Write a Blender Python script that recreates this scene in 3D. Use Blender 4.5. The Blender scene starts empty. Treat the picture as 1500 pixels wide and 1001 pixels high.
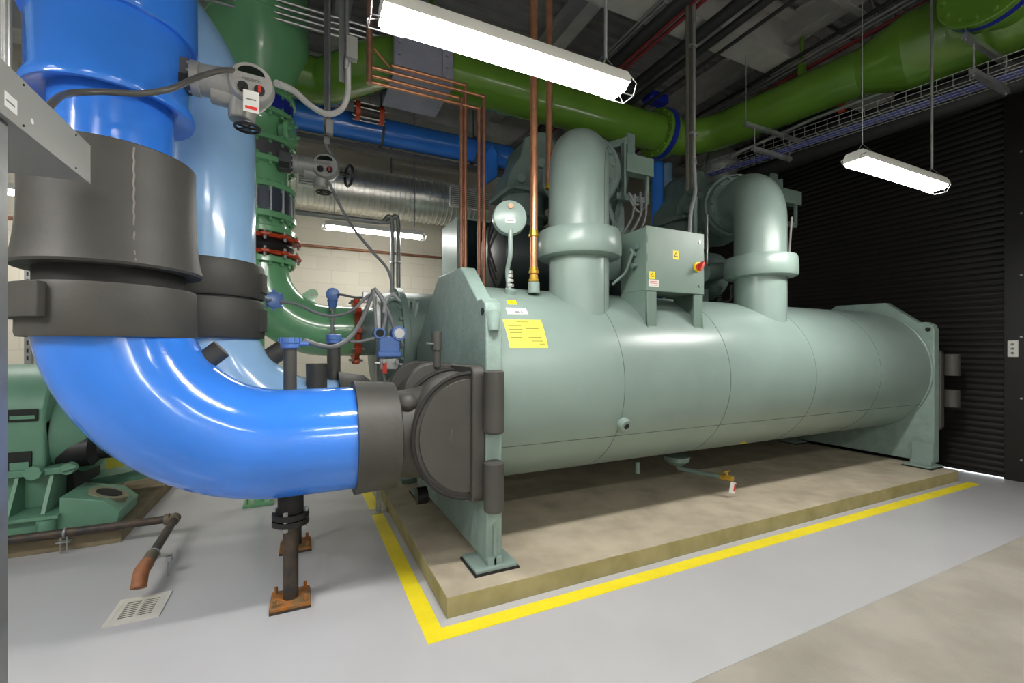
import bpy, bmesh, math, random
from mathutils import Vector, Matrix
random.seed(7)
C = bpy.context.scene.collection
PI = math.pi
V = Vector

# ------------------------------------------------------------------ camera model
F = 651.0; HY = 513.0; CZ = 1.5; ANG = math.radians(25.5)
SA, CA = math.sin(ANG), math.cos(ANG)
def at(px, py, x=None, y=None, z=None, d=None):
    """point of the room seen at a photo position, on the plane x= / y= / z= or at depth d"""
    u = (px-750)/F; v = (HY-py)/F
    dx, dy, dz = SA+CA*u, CA-SA*u, v
    if x is not None: t = x/dx
    elif y is not None: t = y/dy
    elif z is not None: t = (z-CZ)/dz
    else: t = d
    return V((dx*t, dy*t, CZ+dz*t))

# ------------------------------------------------------------------ materials
def lin(c):
    c = c/255.0
    return c/12.92 if c <= 0.04045 else ((c+0.055)/1.055)**2.4
def rgb(r, g, b): return (lin(r), lin(g), lin(b), 1)
def mat(name, col, rough=0.5, metal=0.0, var=0.08, scale=6.0, bump=0.0, bscale=40.0, coat=0.0, col2=None, rvar=0.1, stretch=(1,1,1)):
    m = bpy.data.materials.new(name); m.use_nodes = True
    nt = m.node_tree; n = nt.nodes; l = nt.links
    b = n['Principled BSDF']
    tc = n.new('ShaderNodeTexCoord'); mp = n.new('ShaderNodeMapping'); mp.inputs['Scale'].default_value = stretch
    l.new(tc.outputs['Object'], mp.inputs['Vector'])
    nz = n.new('ShaderNodeTexNoise'); nz.inputs['Scale'].default_value = scale; nz.inputs['Detail'].default_value = 5
    l.new(mp.outputs['Vector'], nz.inputs['Vector'])
    mix = n.new('ShaderNodeMix'); mix.data_type = 'RGBA'
    c1 = rgb(*col)
    if col2: c2 = rgb(*col2); ca = c1
    else:
        ca = tuple(min(1, k*(1+var)) for k in c1[:3])+(1,); c2 = tuple(k*(1-var) for k in c1[:3])+(1,)
    mix.inputs[6].default_value = ca; mix.inputs[7].default_value = c2
    rp = n.new('ShaderNodeValToRGB'); rp.color_ramp.elements[0].position = 0.35; rp.color_ramp.elements[1].position = 0.68
    l.new(nz.outputs['Fac'], rp.inputs['Fac']); l.new(rp.outputs['Color'], mix.inputs[0])
    l.new(mix.outputs[2], b.inputs['Base Color'])
    mr = n.new('ShaderNodeMapRange'); mr.inputs['To Min'].default_value = max(0.02, rough-rvar*rough); mr.inputs['To Max'].default_value = min(1, rough+rvar*rough)
    l.new(nz.outputs['Fac'], mr.inputs['Value']); l.new(mr.outputs['Result'], b.inputs['Roughness'])
    b.inputs['Metallic'].default_value = metal
    b.inputs['Coat Weight'].default_value = coat; b.inputs['Coat Roughness'].default_value = 0.06
    if bump > 0:
        nb = n.new('ShaderNodeTexNoise'); nb.inputs['Scale'].default_value = bscale; nb.inputs['Detail'].default_value = 3
        l.new(mp.outputs['Vector'], nb.inputs['Vector'])
        bp = n.new('ShaderNodeBump'); bp.inputs['Strength'].default_value = bump; bp.inputs['Distance'].default_value = 0.01
        l.new(nb.outputs['Fac'], bp.inputs['Height']); l.new(bp.outputs['Normal'], b.inputs['Normal'])
    return m
def emit(name, col, s):
    m = bpy.data.materials.new(name); m.use_nodes = True; nt = m.node_tree
    b = nt.nodes['Principled BSDF']; b.inputs['Base Color'].default_value = (0.8, 0.8, 0.8, 1)
    b.inputs['Emission Color'].default_value = col; b.inputs['Emission Strength'].default_value = s
    return m
M = {}
M['teal'] = mat('teal_paint', (136,155,148), 0.3, var=0.05, scale=2.5, bump=0.05, bscale=60)
M['teal_rough'] = mat('teal_foam_skin', (136,157,149), 0.5, var=0.10, scale=9, bump=0.35, bscale=35)
M['teal_panel'] = mat('teal_panel_paint', (116,138,128), 0.42, var=0.03)
M['teal_dark'] = mat('teal_machine_paint', (112,132,126), 0.4, var=0.12, bump=0.1, bscale=30)
M['groove'] = mat('seam_grey', (88,104,98), 0.6)
M['blue'] = mat('blue_jacket', (58,132,238), 0.15, var=0.07, scale=2.2, bump=0.16, bscale=11, coat=0.4)
M['lightblue'] = mat('light_blue_jacket', (158,202,244), 0.18, var=0.05, scale=2.2, bump=0.06, bscale=7, coat=0.4)
M['foam'] = mat('black_foam', (70,69,65), 0.55, var=0.10, scale=4, bump=0.12, bscale=25)
M['foam_dark'] = mat('black_foam_edge', (36,35,34), 0.75, var=0.1)
M['green'] = mat('green_gloss', (112,172,124), 0.2, var=0.06, scale=3, coat=0.4, bump=0.04, bscale=10)
M['olive'] = mat('leaf_green_gloss', (92,132,44), 0.22, var=0.07, scale=3, coat=0.3, bump=0.04, bscale=10)
M['pump'] = mat('pump_green', (98,142,118), 0.45, var=0.07, scale=5)
M['orange'] = mat('orange_red_rubber_ring', (186,66,30), 0.45)
M['rubber'] = mat('black_rubber', (28,28,30), 0.45)
M['black'] = mat('black_paint', (24,24,26), 0.4)
M['blackpipe'] = mat('black_iron', (52,50,50), 0.5, metal=0.2, col2=(84,70,56), scale=14)
M['rust'] = mat('rust_plate', (176,104,34), 0.8, col2=(112,98,66), scale=18, bump=0.4, bscale=60)
M['steel'] = mat('galvanised_steel', (172,174,174), 0.35, metal=0.75, var=0.12, scale=14)
M['zinc'] = mat('dull_conduit', (138,140,140), 0.42, metal=0.55, var=0.08, scale=12)
M['flex'] = mat('grey_flex_conduit', (126,128,130), 0.45, var=0.08)
M['chrome'] = mat('bright_duct', (226,226,220), 0.32, metal=0.9, var=0.08, scale=8)
M['cast'] = mat('cast_aluminium', (158,158,154), 0.42, metal=0.25, var=0.08, scale=18, bump=0.15, bscale=50)
M['copper'] = mat('copper', (196,140,106), 0.3, metal=0.75, var=0.15, scale=12)
M['copper_old'] = mat('dull_copper', (158,112,88), 0.45, metal=0.6, var=0.15, scale=12)
M['brass'] = mat('brass', (196,160,62), 0.3, metal=0.8)
M['greybox'] = mat('grey_enclosure', (146,147,142), 0.42, var=0.03, scale=3)
M['greydark'] = mat('grey_steel_dark', (80,80,84), 0.55, var=0.1)
M['beam'] = mat('beam_primer', (170,170,168), 0.6, var=0.08)
M['beamblue'] = mat('beam_blue_grey', (128,130,146), 0.6, var=0.08)
M['ceil'] = mat('deck_grey', (140,140,142), 0.7, var=0.1)
M['duct_dark'] = mat('black_insulated_pipe', (42,42,44), 0.55, var=0.2, scale=10)
M['redpipe'] = mat('red_conduit', (128,44,50), 0.45)
M['shutter'] = mat('black_shutter', (27,25,25), 0.42, var=0.15, scale=3, bump=0.05)
M['concrete'] = mat('pad_concrete', (192,181,160), 0.85, col2=(164,153,134), scale=3.5, bump=0.25, bscale=45)
M['concrete_side'] = mat('pad_side_concrete', (166,157,116), 0.85, col2=(144,136,92), scale=5, bump=0.25, bscale=45)
M['yellow'] = mat('yellow_tape', (246,226,44), 0.4, var=0.05)
M['yellow_label'] = mat('yellow_label', (222,216,88), 0.5, var=0.02)
M['caution'] = mat('caution_yellow', (246,222,30), 0.5, var=0.02)
M['ink'] = mat('label_print', (112,104,36), 0.6)
M['inkgrey'] = mat('grey_print', (120,120,120), 0.6)
M['inkblack'] = mat('black_print', (30,30,30), 0.6)
M['inkred'] = mat('red_print', (214,50,44), 0.5)
M['white'] = mat('white_plastic', (226,226,222), 0.45, var=0.02)
M['whitepaint'] = mat('white_enamel', (214,214,208), 0.4, var=0.03)
M['grate'] = mat('white_grate', (208,206,194), 0.5, var=0.05, scale=12)
M['meterblue'] = mat('instrument_blue', (88,124,190), 0.35, var=0.06)
M['bluepaint'] = mat('deep_blue_paint', (28,42,150), 0.35)
M['starred'] = mat('red_plastic', (206,60,46), 0.35)
M['winebrown'] = mat('brown_fitting', (166,108,72), 0.65, col2=(138,88,58), scale=16)
M['glass'] = mat('dark_glass', (20,28,24), 0.08)
M['slot'] = mat('dark_recess', (22,28,26), 0.7)
LIGHTS = 13.0
M['lamp'] = emit('lamp_diffuser', (1.0, 0.975, 0.93, 1), LIGHTS)
M['lamp_rear'] = emit('rear_lamp_diffuser', (1.0, 0.975, 0.93, 1), LIGHTS*0.55)
M['glow'] = emit('daylight_gap', (0.9, 0.95, 1.0, 1), 2.0)

def floor_mat():
    m = mat('floor_paint', (187,187,189), 0.2, var=0.03, scale=1.6, bump=0.03, bscale=5)
    b = m.node_tree.nodes['Principled BSDF']; b.inputs['Specular IOR Level'].default_value = 0.4
    return m
M['floor'] = floor_mat()
M['floor2'] = mat('bare_floor_concrete', (172,167,156), 0.8, col2=(150,145,134), scale=2.2, bump=0.3, bscale=70)
def cmu():
    m = bpy.data.materials.new('painted_block'); m.use_nodes = True; nt = m.node_tree; n = nt.nodes; l = nt.links
    b = n['Principled BSDF']; b.inputs['Roughness'].default_value = 0.75
    tc = n.new('ShaderNodeTexCoord'); sp = n.new('ShaderNodeSeparateXYZ'); cb = n.new('ShaderNodeCombineXYZ'); ad = n.new('ShaderNodeMath'); ad.operation = 'ADD'
    l.new(tc.outputs['Object'], sp.inputs[0]); l.new(sp.outputs['X'], ad.inputs[0]); l.new(sp.outputs['Y'], ad.inputs[1])
    l.new(ad.outputs[0], cb.inputs['X']); l.new(sp.outputs['Z'], cb.inputs['Y'])
    br = n.new('ShaderNodeTexBrick'); br.inputs['Scale'].default_value = 1.0
    br.inputs['Brick Width'].default_value = 0.4; br.inputs['Row Height'].default_value = 0.2; br.inputs['Mortar Size'].default_value = 0.006
    br.inputs['Color1'].default_value = rgb(214,208,192); br.inputs['Color2'].default_value = rgb(208,202,186); br.inputs['Mortar'].default_value = rgb(202,196,181)
    l.new(cb.outputs[0], br.inputs['Vector']); l.new(br.outputs['Color'], b.inputs['Base Color'])
    bp = n.new('ShaderNodeBump'); bp.inputs['Strength'].default_value = 0.15; bp.inputs['Distance'].default_value = 0.003; bp.invert = True
    l.new(br.outputs['Fac'], bp.inputs['Height']); l.new(bp.outputs['Normal'], b.inputs['Normal'])
    return m
M['cmu'] = cmu()

# ------------------------------------------------------------------ mesh builder
def perp(a):
    a = a.normalized()
    h = V((0,0,1)) if abs(a.z) < 0.9 else V((1,0,0))
    s = a.cross(h).normalized(); t = s.cross(a).normalized()
    return s, t
class MB:
    def __init__(s): s.v = []; s.f = []; s.mi = []; s.cur = 0
    def add(s, vs, fs):
        o = len(s.v); s.v += [V(p) for p in vs]; s.f += [[i+o for i in f] for f in fs]; s.mi += [s.cur]*len(fs); return s
    def m(s, i): s.cur = i; return s
    def box(s, c, size, rot=None):
        c = V(c); hx, hy, hz = [k/2 for k in size]
        vs = [V((i*hx, j*hy, k*hz)) for i in (-1,1) for j in (-1,1) for k in (-1,1)]
        if rot is not None:
            R = rot if isinstance(rot, Matrix) else Matrix.Rotation(rot, 3, 'Z')
            vs = [R @ q for q in vs]
        return s.add([c+q for q in vs], [(0,1,3,2),(4,6,7,5),(0,4,5,1),(2,3,7,6),(0,2,6,4),(1,5,7,3)])
    def bb(s, x0, x1, y0, y1, z0, z1): return s.box(((x0+x1)/2,(y0+y1)/2,(z0+z1)/2), (x1-x0,y1-y0,z1-z0))
    def lathe(s, o, axis, prof, n=32, caps=True):
        """prof: (distance along axis, radius)"""
        o = V(o); a = V(axis).normalized(); e, t = perp(a); vs = []; fs = []
        for d, r in prof:
            for k in range(n):
                th = 2*PI*k/n; vs.append(o+a*d+(e*math.cos(th)+t*math.sin(th))*r)
        for i in range(len(prof)-1):
            for k in range(n):
                k2 = (k+1) % n
                fs.append((i*n+k, i*n+k2, (i+1)*n+k2, (i+1)*n+k))
        if caps:
            fs.append(tuple(range(n-1,-1,-1))); fs.append(tuple(range((len(prof)-1)*n, len(prof)*n)))
        return s.add(vs, fs)
    def cyl(s, p0, p1, r0, r1=None, n=24):
        p0 = V(p0); p1 = V(p1); L = (p1-p0).length
        return s.lathe(p0, p1-p0, [(0,r0),(L,r0 if r1 is None else r1)], n)
    def pipe(s, o, axis, prof_out, n=32): return s.lathe(o, axis, prof_out, n)
    def ring(s, o, axis, d0, d1, ri, ro, n=40):
        return s.lathe(o, axis, [(d0,ri),(d0,ro),(d1,ro),(d1,ri),(d0,ri)], n, caps=False)
    def sweep(s, pts, r, n=12, caps=True):
        pts = [V(p) for p in pts]
        q = [pts[0]]
        for p in pts[1:]:
            if (p-q[-1]).length > 1e-5: q.append(p)
        pts = q; m = len(pts)
        rr = r if isinstance(r, (list, tuple)) else [r]*m
        tg = []
        for i in range(m):
            a = pts[min(i+1,m-1)]-pts[max(i-1,0)]; tg.append(a.normalized())
        e, t = perp(tg[0]); vs = []; fs = []
        for i in range(m):
            if i:
                ax = tg[i-1].cross(tg[i])
                if ax.length > 1e-7:
                    R = Matrix.Rotation(tg[i-1].angle(tg[i]), 3, ax.normalized()); e = R @ e
                e = (e - tg[i]*e.dot(tg[i])).normalized(); t = tg[i].cross(e)
            else: t = tg[0].cross(e)
            for k in range(n):
                th = 2*PI*k/n; vs.append(pts[i]+(e*math.cos(th)+t*math.sin(th))*rr[i])
        for i in range(m-1):
            for k in range(n):
                k2 = (k+1) % n; fs.append((i*n+k, i*n+k2, (i+1)*n+k2, (i+1)*n+k))
        if caps:
            fs.append(tuple(range(n-1,-1,-1))); fs.append(tuple(range((m-1)*n, m*n)))
        return s.add(vs, fs)
    def prism(s, poly, axis, a0, a1):
        """poly in the two other axes (order xy / xz / yz), extruded along axis"""
        def P(p, a):
            return V((a,p[0],p[1])) if axis == 'x' else V((p[0],a,p[1])) if axis == 'y' else V((p[0],p[1],a))
        n = len(poly); vs = [P(p,a0) for p in poly]+[P(p,a1) for p in poly]
        fs = [tuple(range(n-1,-1,-1)), tuple(range(n,2*n))]+[(i,(i+1)%n,n+(i+1)%n,n+i) for i in range(n)]
        return s.add(vs, fs)
    def sector(s, c, r0, r1, a0, a1, z0, z1, n=16):
        vs = []; fs = []
        for i in range(n+1):
            a = a0+(a1-a0)*i/n; ca, sa = math.cos(a), math.sin(a)
            for r, z in ((r0,z0),(r1,z0),(r1,z1),(r0,z1)): vs.append(V((c[0]+r*ca, c[1]+r*sa, z)))
        for i in range(n):
            for k in range(4): fs.append((i*4+k, i*4+(k+1)%4, (i+1)*4+(k+1)%4, (i+1)*4+k))
        fs.append((0,3,2,1)); fs.append((n*4,n*4+1,n*4+2,n*4+3))
        return s.add(vs, fs)
    def sphere(s, c, r, n=16, sc=(1,1,1)):
        c = V(c); pr = []
        vs = []; fs = []; m = n//2
        for i in range(m+1):
            ph = PI*i/m
            for k in range(n):
                th = 2*PI*k/n
                vs.append(c+V((r*sc[0]*math.sin(ph)*math.cos(th), r*sc[1]*math.sin(ph)*math.sin(th), r*sc[2]*math.cos(ph))))
        for i in range(m):
            for k in range(n): fs.append((i*n+k, (i+1)*n+k, (i+1)*n+(k+1)%n, i*n+(k+1)%n))
        return s.add(vs, fs)
    def torus(s, c, axis, R, r, n=36, k=8):
        c = V(c); e, t = perp(V(axis))
        pts = [c+(e*math.cos(2*PI*i/n)+t*math.sin(2*PI*i/n))*R for i in range(n)]
        a = V(axis).normalized(); vs = []; fs = []
        for i in range(n):
            d = (pts[i]-c).normalized()
            for j in range(k):
                th = 2*PI*j/k; vs.append(pts[i]+(d*math.cos(th)+a*math.sin(th))*r)
        for i in range(n):
            for j in range(k): fs.append((i*k+j, ((i+1)%n)*k+j, ((i+1)%n)*k+(j+1)%k, i*k+(j+1)%k))
        return s.add(vs, fs)
    def bolts(s, c, axis, R, count, r, h0, h1, n=6, ph=0.0):
        c = V(c); a = V(axis).normalized(); e, t = perp(a)
        for i in range(count):
            th = 2*PI*i/count+ph; q = c+(e*math.cos(th)+t*math.sin(th))*R
            s.cyl(q+a*h0, q+a*h1, r, n=n)
        return s
    def build(s, name, m, parent=None, bevel=0.0, smooth=True, seg=2, ang=38):
        me = bpy.data.meshes.new(name)
        vs = s.v
        if parent is not None:
            off = V((0,0,0)); p = parent
            while p is not None: off += p.location; p = p.parent
        else:
            lo = [min(q[i] for q in vs) for i in range(3)]; hi = [max(q[i] for q in vs) for i in range(3)]
            off = V(((lo[0]+hi[0])/2, (lo[1]+hi[1])/2, lo[2]))
        me.from_pydata([q-off for q in vs], [], s.f)
        ms = m if isinstance(m, (list, tuple)) else [m]
        for k in ms: me.materials.append(M[k] if isinstance(k, str) else k)
        if len(ms) > 1:
            for i, p in enumerate(me.polygons): p.material_index = s.mi[i]
        bm = bmesh.new(); bm.from_mesh(me); bmesh.ops.recalc_face_normals(bm, faces=bm.faces)
        bm.to_mesh(me); bm.free()
        if smooth:
            me.shade_smooth(); me.set_sharp_from_angle(angle=math.radians(ang))
        o = bpy.data.objects.new(name, me); C.objects.link(o)
        if parent is not None: o.parent = parent
        else: o.location = off
        if bevel > 0:
            bv = o.modifiers.new('bevel', 'BEVEL'); bv.width = bevel; bv.segments = seg; bv.limit_method = 'ANGLE'; bv.angle_limit = math.radians(40)
        return o

def tag(o, label=None, cat=None, group=None, kind=None):
    if label: o['label'] = label
    if cat: o['category'] = cat
    if group: o['group'] = group
    if kind: o['kind'] = kind
    return o
def thing(name, label, cat, loc=(0,0,0), group=None):
    o = bpy.data.objects.new(name, None); C.objects.link(o); o.location = loc; o.empty_display_size = 0.1
    return tag(o, label, cat, group)
def structure(mb, name, m, parent=None, **k):
    o = mb.build(name, m, parent, **k)
    if parent is None: o['kind'] = 'structure'
    return o
def solo(mb, name, label, cat, m, group=None, **k): return tag(mb.build(name, m, **k), label, cat, group)
def copy_tree(o, parent=None):
    c = o.copy(); C.objects.link(c)
    if parent is not None: c.parent = parent
    for ch in list(o.children): copy_tree(ch, c)
    return c
def fillet(pts, R, n=12):
    pts = [V(p) for p in pts]; out = [pts[0]]
    RR = R if isinstance(R, (list, tuple)) else [R]*(len(pts)-2)
    for i in range(1, len(pts)-1):
        a = (pts[i-1]-pts[i]).normalized(); b = (pts[i+1]-pts[i]).normalized()
        th = a.angle(b)
        if th > PI-0.02: out.append(pts[i]); continue
        d = RR[i-1]/math.tan(th/2)
        c = pts[i]+(a+b).normalized()*(RR[i-1]/math.sin(th/2))
        s = pts[i]+a*d-c; e = pts[i]+b*d-c; ax = s.cross(e).normalized(); tot = s.angle(e)
        for k in range(n+1): out.append(c+Matrix.Rotation(tot*k/n, 3, ax) @ s)
    out.append(pts[-1]); return out
def spline(pts, k=8):
    P = [V(p) for p in pts]; P = [P[0]*2-P[1]]+P+[P[-1]*2-P[-2]]; out = []
    for i in range(1, len(P)-2):
        for j in range(k):
            t = j/k; a, b, c, d = P[i-1], P[i], P[i+1], P[i+2]
            out.append(0.5*((2*b)+(c-a)*t+(2*a-5*b+4*c-d)*t*t+(3*b-3*c+d-a)*t**3))
    out.append(P[-2]); return out
def text_part(name, body, size, origin, right, up, m, parent, depth=0.001):
    cu = bpy.data.curves.new(name, 'FONT'); cu.body = body; cu.size = size; cu.extrude = depth; cu.align_x = 'CENTER'; cu.align_y = 'CENTER'
    cu.materials.append(M[m])
    o = bpy.data.objects.new(name, cu); C.objects.link(o)
    r = V(right).normalized(); u = V(up).normalized(); nn = r.cross(u)
    off = V((0,0,0)); p = parent
    while p is not None: off += p.location; p = p.parent
    mt = Matrix((r, u, nn)).transposed().to_4x4(); mt.translation = V(origin)-off
    o.parent = parent; o.matrix_local = mt
    bpy.context.view_layer.update()
    me = bpy.data.meshes.new_from_object(o); me.name = name
    o2 = bpy.data.objects.new(name, me); C.objects.link(o2); o2.parent = parent; o2.matrix_local = mt
    bpy.data.objects.remove(o); return o2

X, Y, Z = V((1,0,0)), V((0,1,0)), V((0,0,1))

# ================================================================== SETTING
CEIL = 5.3
mb = MB(); mb.m(0).bb(-6,7.45,1.46,7.2,-0.1,0); mb.m(1).bb(-6,7.45,-4.2,1.46,-0.1,-0.002)
structure(mb, 'floor', ['floor','floor2'], smooth=False)
structure(MB().bb(-6.2,7.65,7.2,7.4,-0.1,CEIL), 'wall_back', 'cmu', smooth=False)
structure(MB().bb(-6.2,-6,-4.2,7.2,-0.1,CEIL), 'wall_left', 'whitepaint', smooth=False)
structure(MB().bb(-6.2,7.65,-4.4,-4.2,-0.1,CEIL), 'wall_front', 'whitepaint', smooth=False)
mb = MB(); mb.bb(7.55,7.7,-4.2,2.05,-0.1,CEIL); mb.bb(7.55,7.7,2.05,7.2,4.9,CEIL); mb.bb(7.55,7.7,6.9,7.2,-0.1,4.9)
structure(mb, 'wall_right', 'shutter', smooth=False)
# corrugated deck
mb = MB(); w = 0.15; prof = []
y = -4.2; k = 0
while y < 7.2:
    prof += [(y, CEIL), (y+0.06, CEIL), (y+0.075, CEIL+0.04), (y+0.135, CEIL+0.04)]; y += 0.15
poly = prof+[(7.2, CEIL+0.15), (-4.2, CEIL+0.15)]
mb.prism(poly, 'x', -6.2, 7.65)
structure(mb, 'ceiling', 'ceil', smooth=False)

# roller shutter door
door = bpy.data.objects.new('door_1', None); C.objects.link(door); door.location = (7.45, 4.4, 0); door['kind'] = 'structure'
mb = MB(); prof = []
z = 0.035; pitch = 0.075
while z < 4.9:
    prof += [(7.448, z), (7.438, z+0.012), (7.435, z+0.035), (7.438, z+0.058), (7.448, z+0.070)]; z += pitch
mb.prism(prof+[(7.49, z), (7.49, 0.035)], 'y', 2.2, 6.9)
mb.build('curtain', 'shutter', door, smooth=True, ang=50)
MB().prism([(2.2,0.012),(2.8,0.012),(2.84,0.0),(6.9,0.0),(6.9,0.05),(2.2,0.05)], 'x', 7.42, 7.49).build('bottom_bar', 'shutter', door)
for y0, y1 in ((2.02,2.2), (6.85,7.0)):
    g = MB().bb(7.38,7.52,y0,y1,0,4.95).build('guide_rail', 'shutter', door, bevel=0.004)
    b = MB()
    for zz in (0.25, 0.95, 1.65, 2.35, 3.05, 3.75): b.cyl((7.38,y0+0.04,zz),(7.372,y0+0.04,zz),0.012,n=8)
    b.build('bolt', 'steel', g)
MB().bb(7.36,7.6,2.0,7.0,4.9,5.25).build('roll_hood', 'shutter', door, bevel=0.01)
MB().bb(7.50,7.53,2.2,2.78,0.0,0.012).build('daylight_gap', 'glow', door)
p = at(1484, 511, x=7.375)
t = thing('door_switch', 'small white push button switch on the black roller shutter rail', 'switch', p)
MB().box(p, (0.03,0.085,0.19)).build('housing', 'white', t, bevel=0.006)
mb = MB()
for dz in (-0.05, 0.0, 0.05): mb.cyl(p+V((-0.015,0,dz)), p+V((-0.022,0,dz)), 0.014, n=12)
mb.build('button', 'inkgrey', t)

# beams
def ibeam(name, axis, a0, a1, c, zb, wd, h, m, label=None):
    mb = MB(); t = 0.018
    for (q0, q1, r0, r1) in ((c-wd/2, c+wd/2, zb, zb+t), (c-0.008, c+0.008, zb+t, zb+h-t), (c-wd/2, c+wd/2, zb+h-t, zb+h)):
        if axis == 'x': mb.bb(a0, a1, q0, q1, r0, r1)
        else: mb.bb(q0, q1, a0, a1, r0, r1)
    return tag(mb.build(name, m, smooth=False), kind='structure')
ibeam('trim_1', 'x', -6, 7.4, 3.25, 4.72, 0.3, 0.56, 'beam')
ibeam('trim_2', 'x', -6, 7.4, 6.3, 4.72, 0.3, 0.56, 'beam')
ibeam('trim_3', 'x', -6, 7.4, 0.2, 4.72, 0.3, 0.56, 'beam')
k = 4
for xx in (-4.2, -1.9, 0.4, 2.7, 5.05, 6.6):
    ibeam('trim_%d' % k, 'y', -4.2, 7.2, xx, 5.0, 0.16, 0.29, 'beam'); k += 1
# yellow floor marking
mb = MB(); mb.prism([(0.588,2.225),(6.85,2.225),(6.85,2.325),(0.688,2.325),(0.688,5.9),(0.588,5.9)], 'z', 0.0, 0.0025)
solo(mb, 'floor_marking', 'yellow painted line on the grey floor around the chiller pad', 'floor marking', 'yellow', smooth=False)

# ================================================================== CONCRETE PAD
PADZ = 0.12
mb = MB()
mb.m(1).bb(0.74, 6.8, 2.39, 6.0, 0.0, PADZ-0.002)
mb.m(0).bb(0.741, 6.799, 2.391, 5.999, PADZ-0.003, PADZ)
pad = solo(mb, 'housekeeping_pad', 'large low concrete pad under the chiller', 'concrete pad', ['concrete','concrete_side'], bevel=0.004)

# ================================================================== CHILLER
YC, ZC, RS = 3.35, 1.248, 0.755
XL, XR = 1.16, 6.72
ch = thing('water_chiller', 'huge grey-green twin compressor water chiller on the concrete pad', 'chiller', (3.9, 4.0, PADZ))
def on_shell(px, py, r=RS):
    u = (px-750)/F; v = (HY-py)/F; dx, dy, dz = SA+CA*u, CA-SA*u, v
    a = dy*dy+dz*dz; b = 2*(dy*(-YC)+dz*(CZ-ZC)); c = YC*YC+(CZ-ZC)**2-r*r
    t = (-b-math.sqrt(max(0, b*b-4*a*c)))/(2*a); return V((dx*t, dy*t, CZ+dz*t))
def shell_pt(x, a, r=RS): return V((x, YC-r*math.cos(a), ZC+r*math.sin(a)))   # a: angle above horizontal on the near side
def shell_ang(p): return math.atan2(p.z-ZC, YC-p.y)
sh = MB().lathe((XL,YC,ZC), X, [(0,RS),(XR-XL,RS)], 128).build('evaporator_shell', 'teal', ch)
mb = MB()
for xx in (2.16, 3.29, 4.48, 5.62): mb.torus((xx,YC,ZC), X, RS-0.0005, 0.003, 96, 6)
for a in (-32, 140):
    q0 = shell_pt(XL+0.01, math.radians(a), RS-0.0005); q1 = shell_pt(XR-0.01, math.radians(a), RS-0.0005)
    mb.cyl(q0, q1, 0.003, n=6)
mb.build('seam', 'groove', sh)
MB().torus((XR-0.01,YC,ZC), X, RS+0.004, 0.012, 96, 8).build('weld_bead', 'teal', sh); MB().torus((XL+0.01,YC,ZC), X, RS+0.002, 0.01, 96, 8).build('weld_bead', 'teal', sh)
def sheet(x0, x1):
    pl = [(2.58,0.17),(2.58,1.74),(2.60,1.80),(2.66,1.835),(2.73,1.83),(3.06,2.10),(3.64,2.115),(3.98,1.87),(4.30,1.62),(4.40,1.5),(4.40,0.17)]
    return MB().prism(pl, 'x', x0, x1)
s1 = sheet(1.05, 1.16).build('tube_sheet', 'teal_rough', ch, bevel=0.008)
s2 = sheet(6.73, 6.85).build('tube_sheet', 'teal_rough', ch, bevel=0.008)
for s, x0, x1 in ((s1, 1.048, 1.055), (s2, 6.722, 6.729)):
    MB().cyl((x0,2.635,1.745),(x1,2.635,1.745),0.026,n=20).build('lifting_hole', 'slot', s)
mb = MB().sweep([(1.1,2.575,1.62),(1.1,2.60,1.73),(1.105,2.66,1.79)],[0.035,0.055,0.04],10)
mb.build('foam_wrap', 'teal_rough', s1)
for xx in (1.105, 6.66):
    for yy in (2.66, 4.2):
        mb = MB().bb(xx-0.14, xx+0.14, yy-0.13, yy+0.13, PADZ+0.012, PADZ+0.032)
        mb.bb(xx-0.05, xx+0.05, yy-0.10, yy+0.10, PADZ+0.03, 0.20); mb.bb(xx-0.01, xx+0.01, yy-0.1, yy+0.1, 0.15, 0.4)
        lg = mb.build('foot', 'teal', ch, bevel=0.003)
        MB().bb(xx-0.15, xx+0.15, yy-0.14, yy+0.14, PADZ, PADZ+0.012).build('rubber_pad', 'rubber', lg)
# ---- insulated water box on the near end
wb0, wb1 = 2.63, 4.08; ZW = 0.965
def dpoly(rx, rz, xf=0.965, n=28):
    return [(xf, ZW+rz)]+[(xf-rx*math.sin(PI*i/n), ZW+rz*math.cos(PI*i/n)) for i in range(1,n)]+[(xf, ZW-rz)]
wb = MB().prism(dpoly(0.36,0.39), 'y', wb0, wb1).build('water_box', 'foam', ch, ang=30, bevel=0.006)
MB().prism([(a,b) for a,b in dpoly(0.325,0.355)], 'y', wb0-0.012, wb0+0.01).build('end_panel', 'foam', wb, bevel=0.003)
mb = MB(); pp = dpoly(0.36,0.39); mb.sweep([V((a,wb0-0.004,b)) for a,b in pp], 0.013, 8)
mb.sweep([V((a,wb0+0.34,b)) for a,b in dpoly(0.375,0.40)], 0.014, 8)
mb.build('foam_rim', 'foam_dark', wb)
mb = MB()
def rrect(y0,y1,z0,z1,r,n=6):
    out = []
    for cy, cz, a0 in ((y1-r,z1-r,0),(y0+r,z1-r,90),(y0+r,z0+r,180),(y1-r,z0+r,270)):
        for i in range(n+1):
            a = math.radians(a0+90*i/n); out.append((cy+r*math.cos(a), cz+r*math.sin(a)))
    return out
mb.prism(rrect(2.585,4.18,0.54,1.40,0.06), 'x', 0.965, 1.05)
mb.build('flange_cover', 'foam', wb, bevel=0.01)
mb = MB()
for yy in (3.05, 3.55):
    # arched lugs over the top
    MB().prism([(0.62,1.20),(0.655,1.30),(0.70,1.36),(0.76,1.40),(0.84,1.415),(0.965,1.40),(0.965,1.2)], 'y', yy-0.04, yy+0.04).build('division_rib', 'foam', wb, bevel=0.012)
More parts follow.
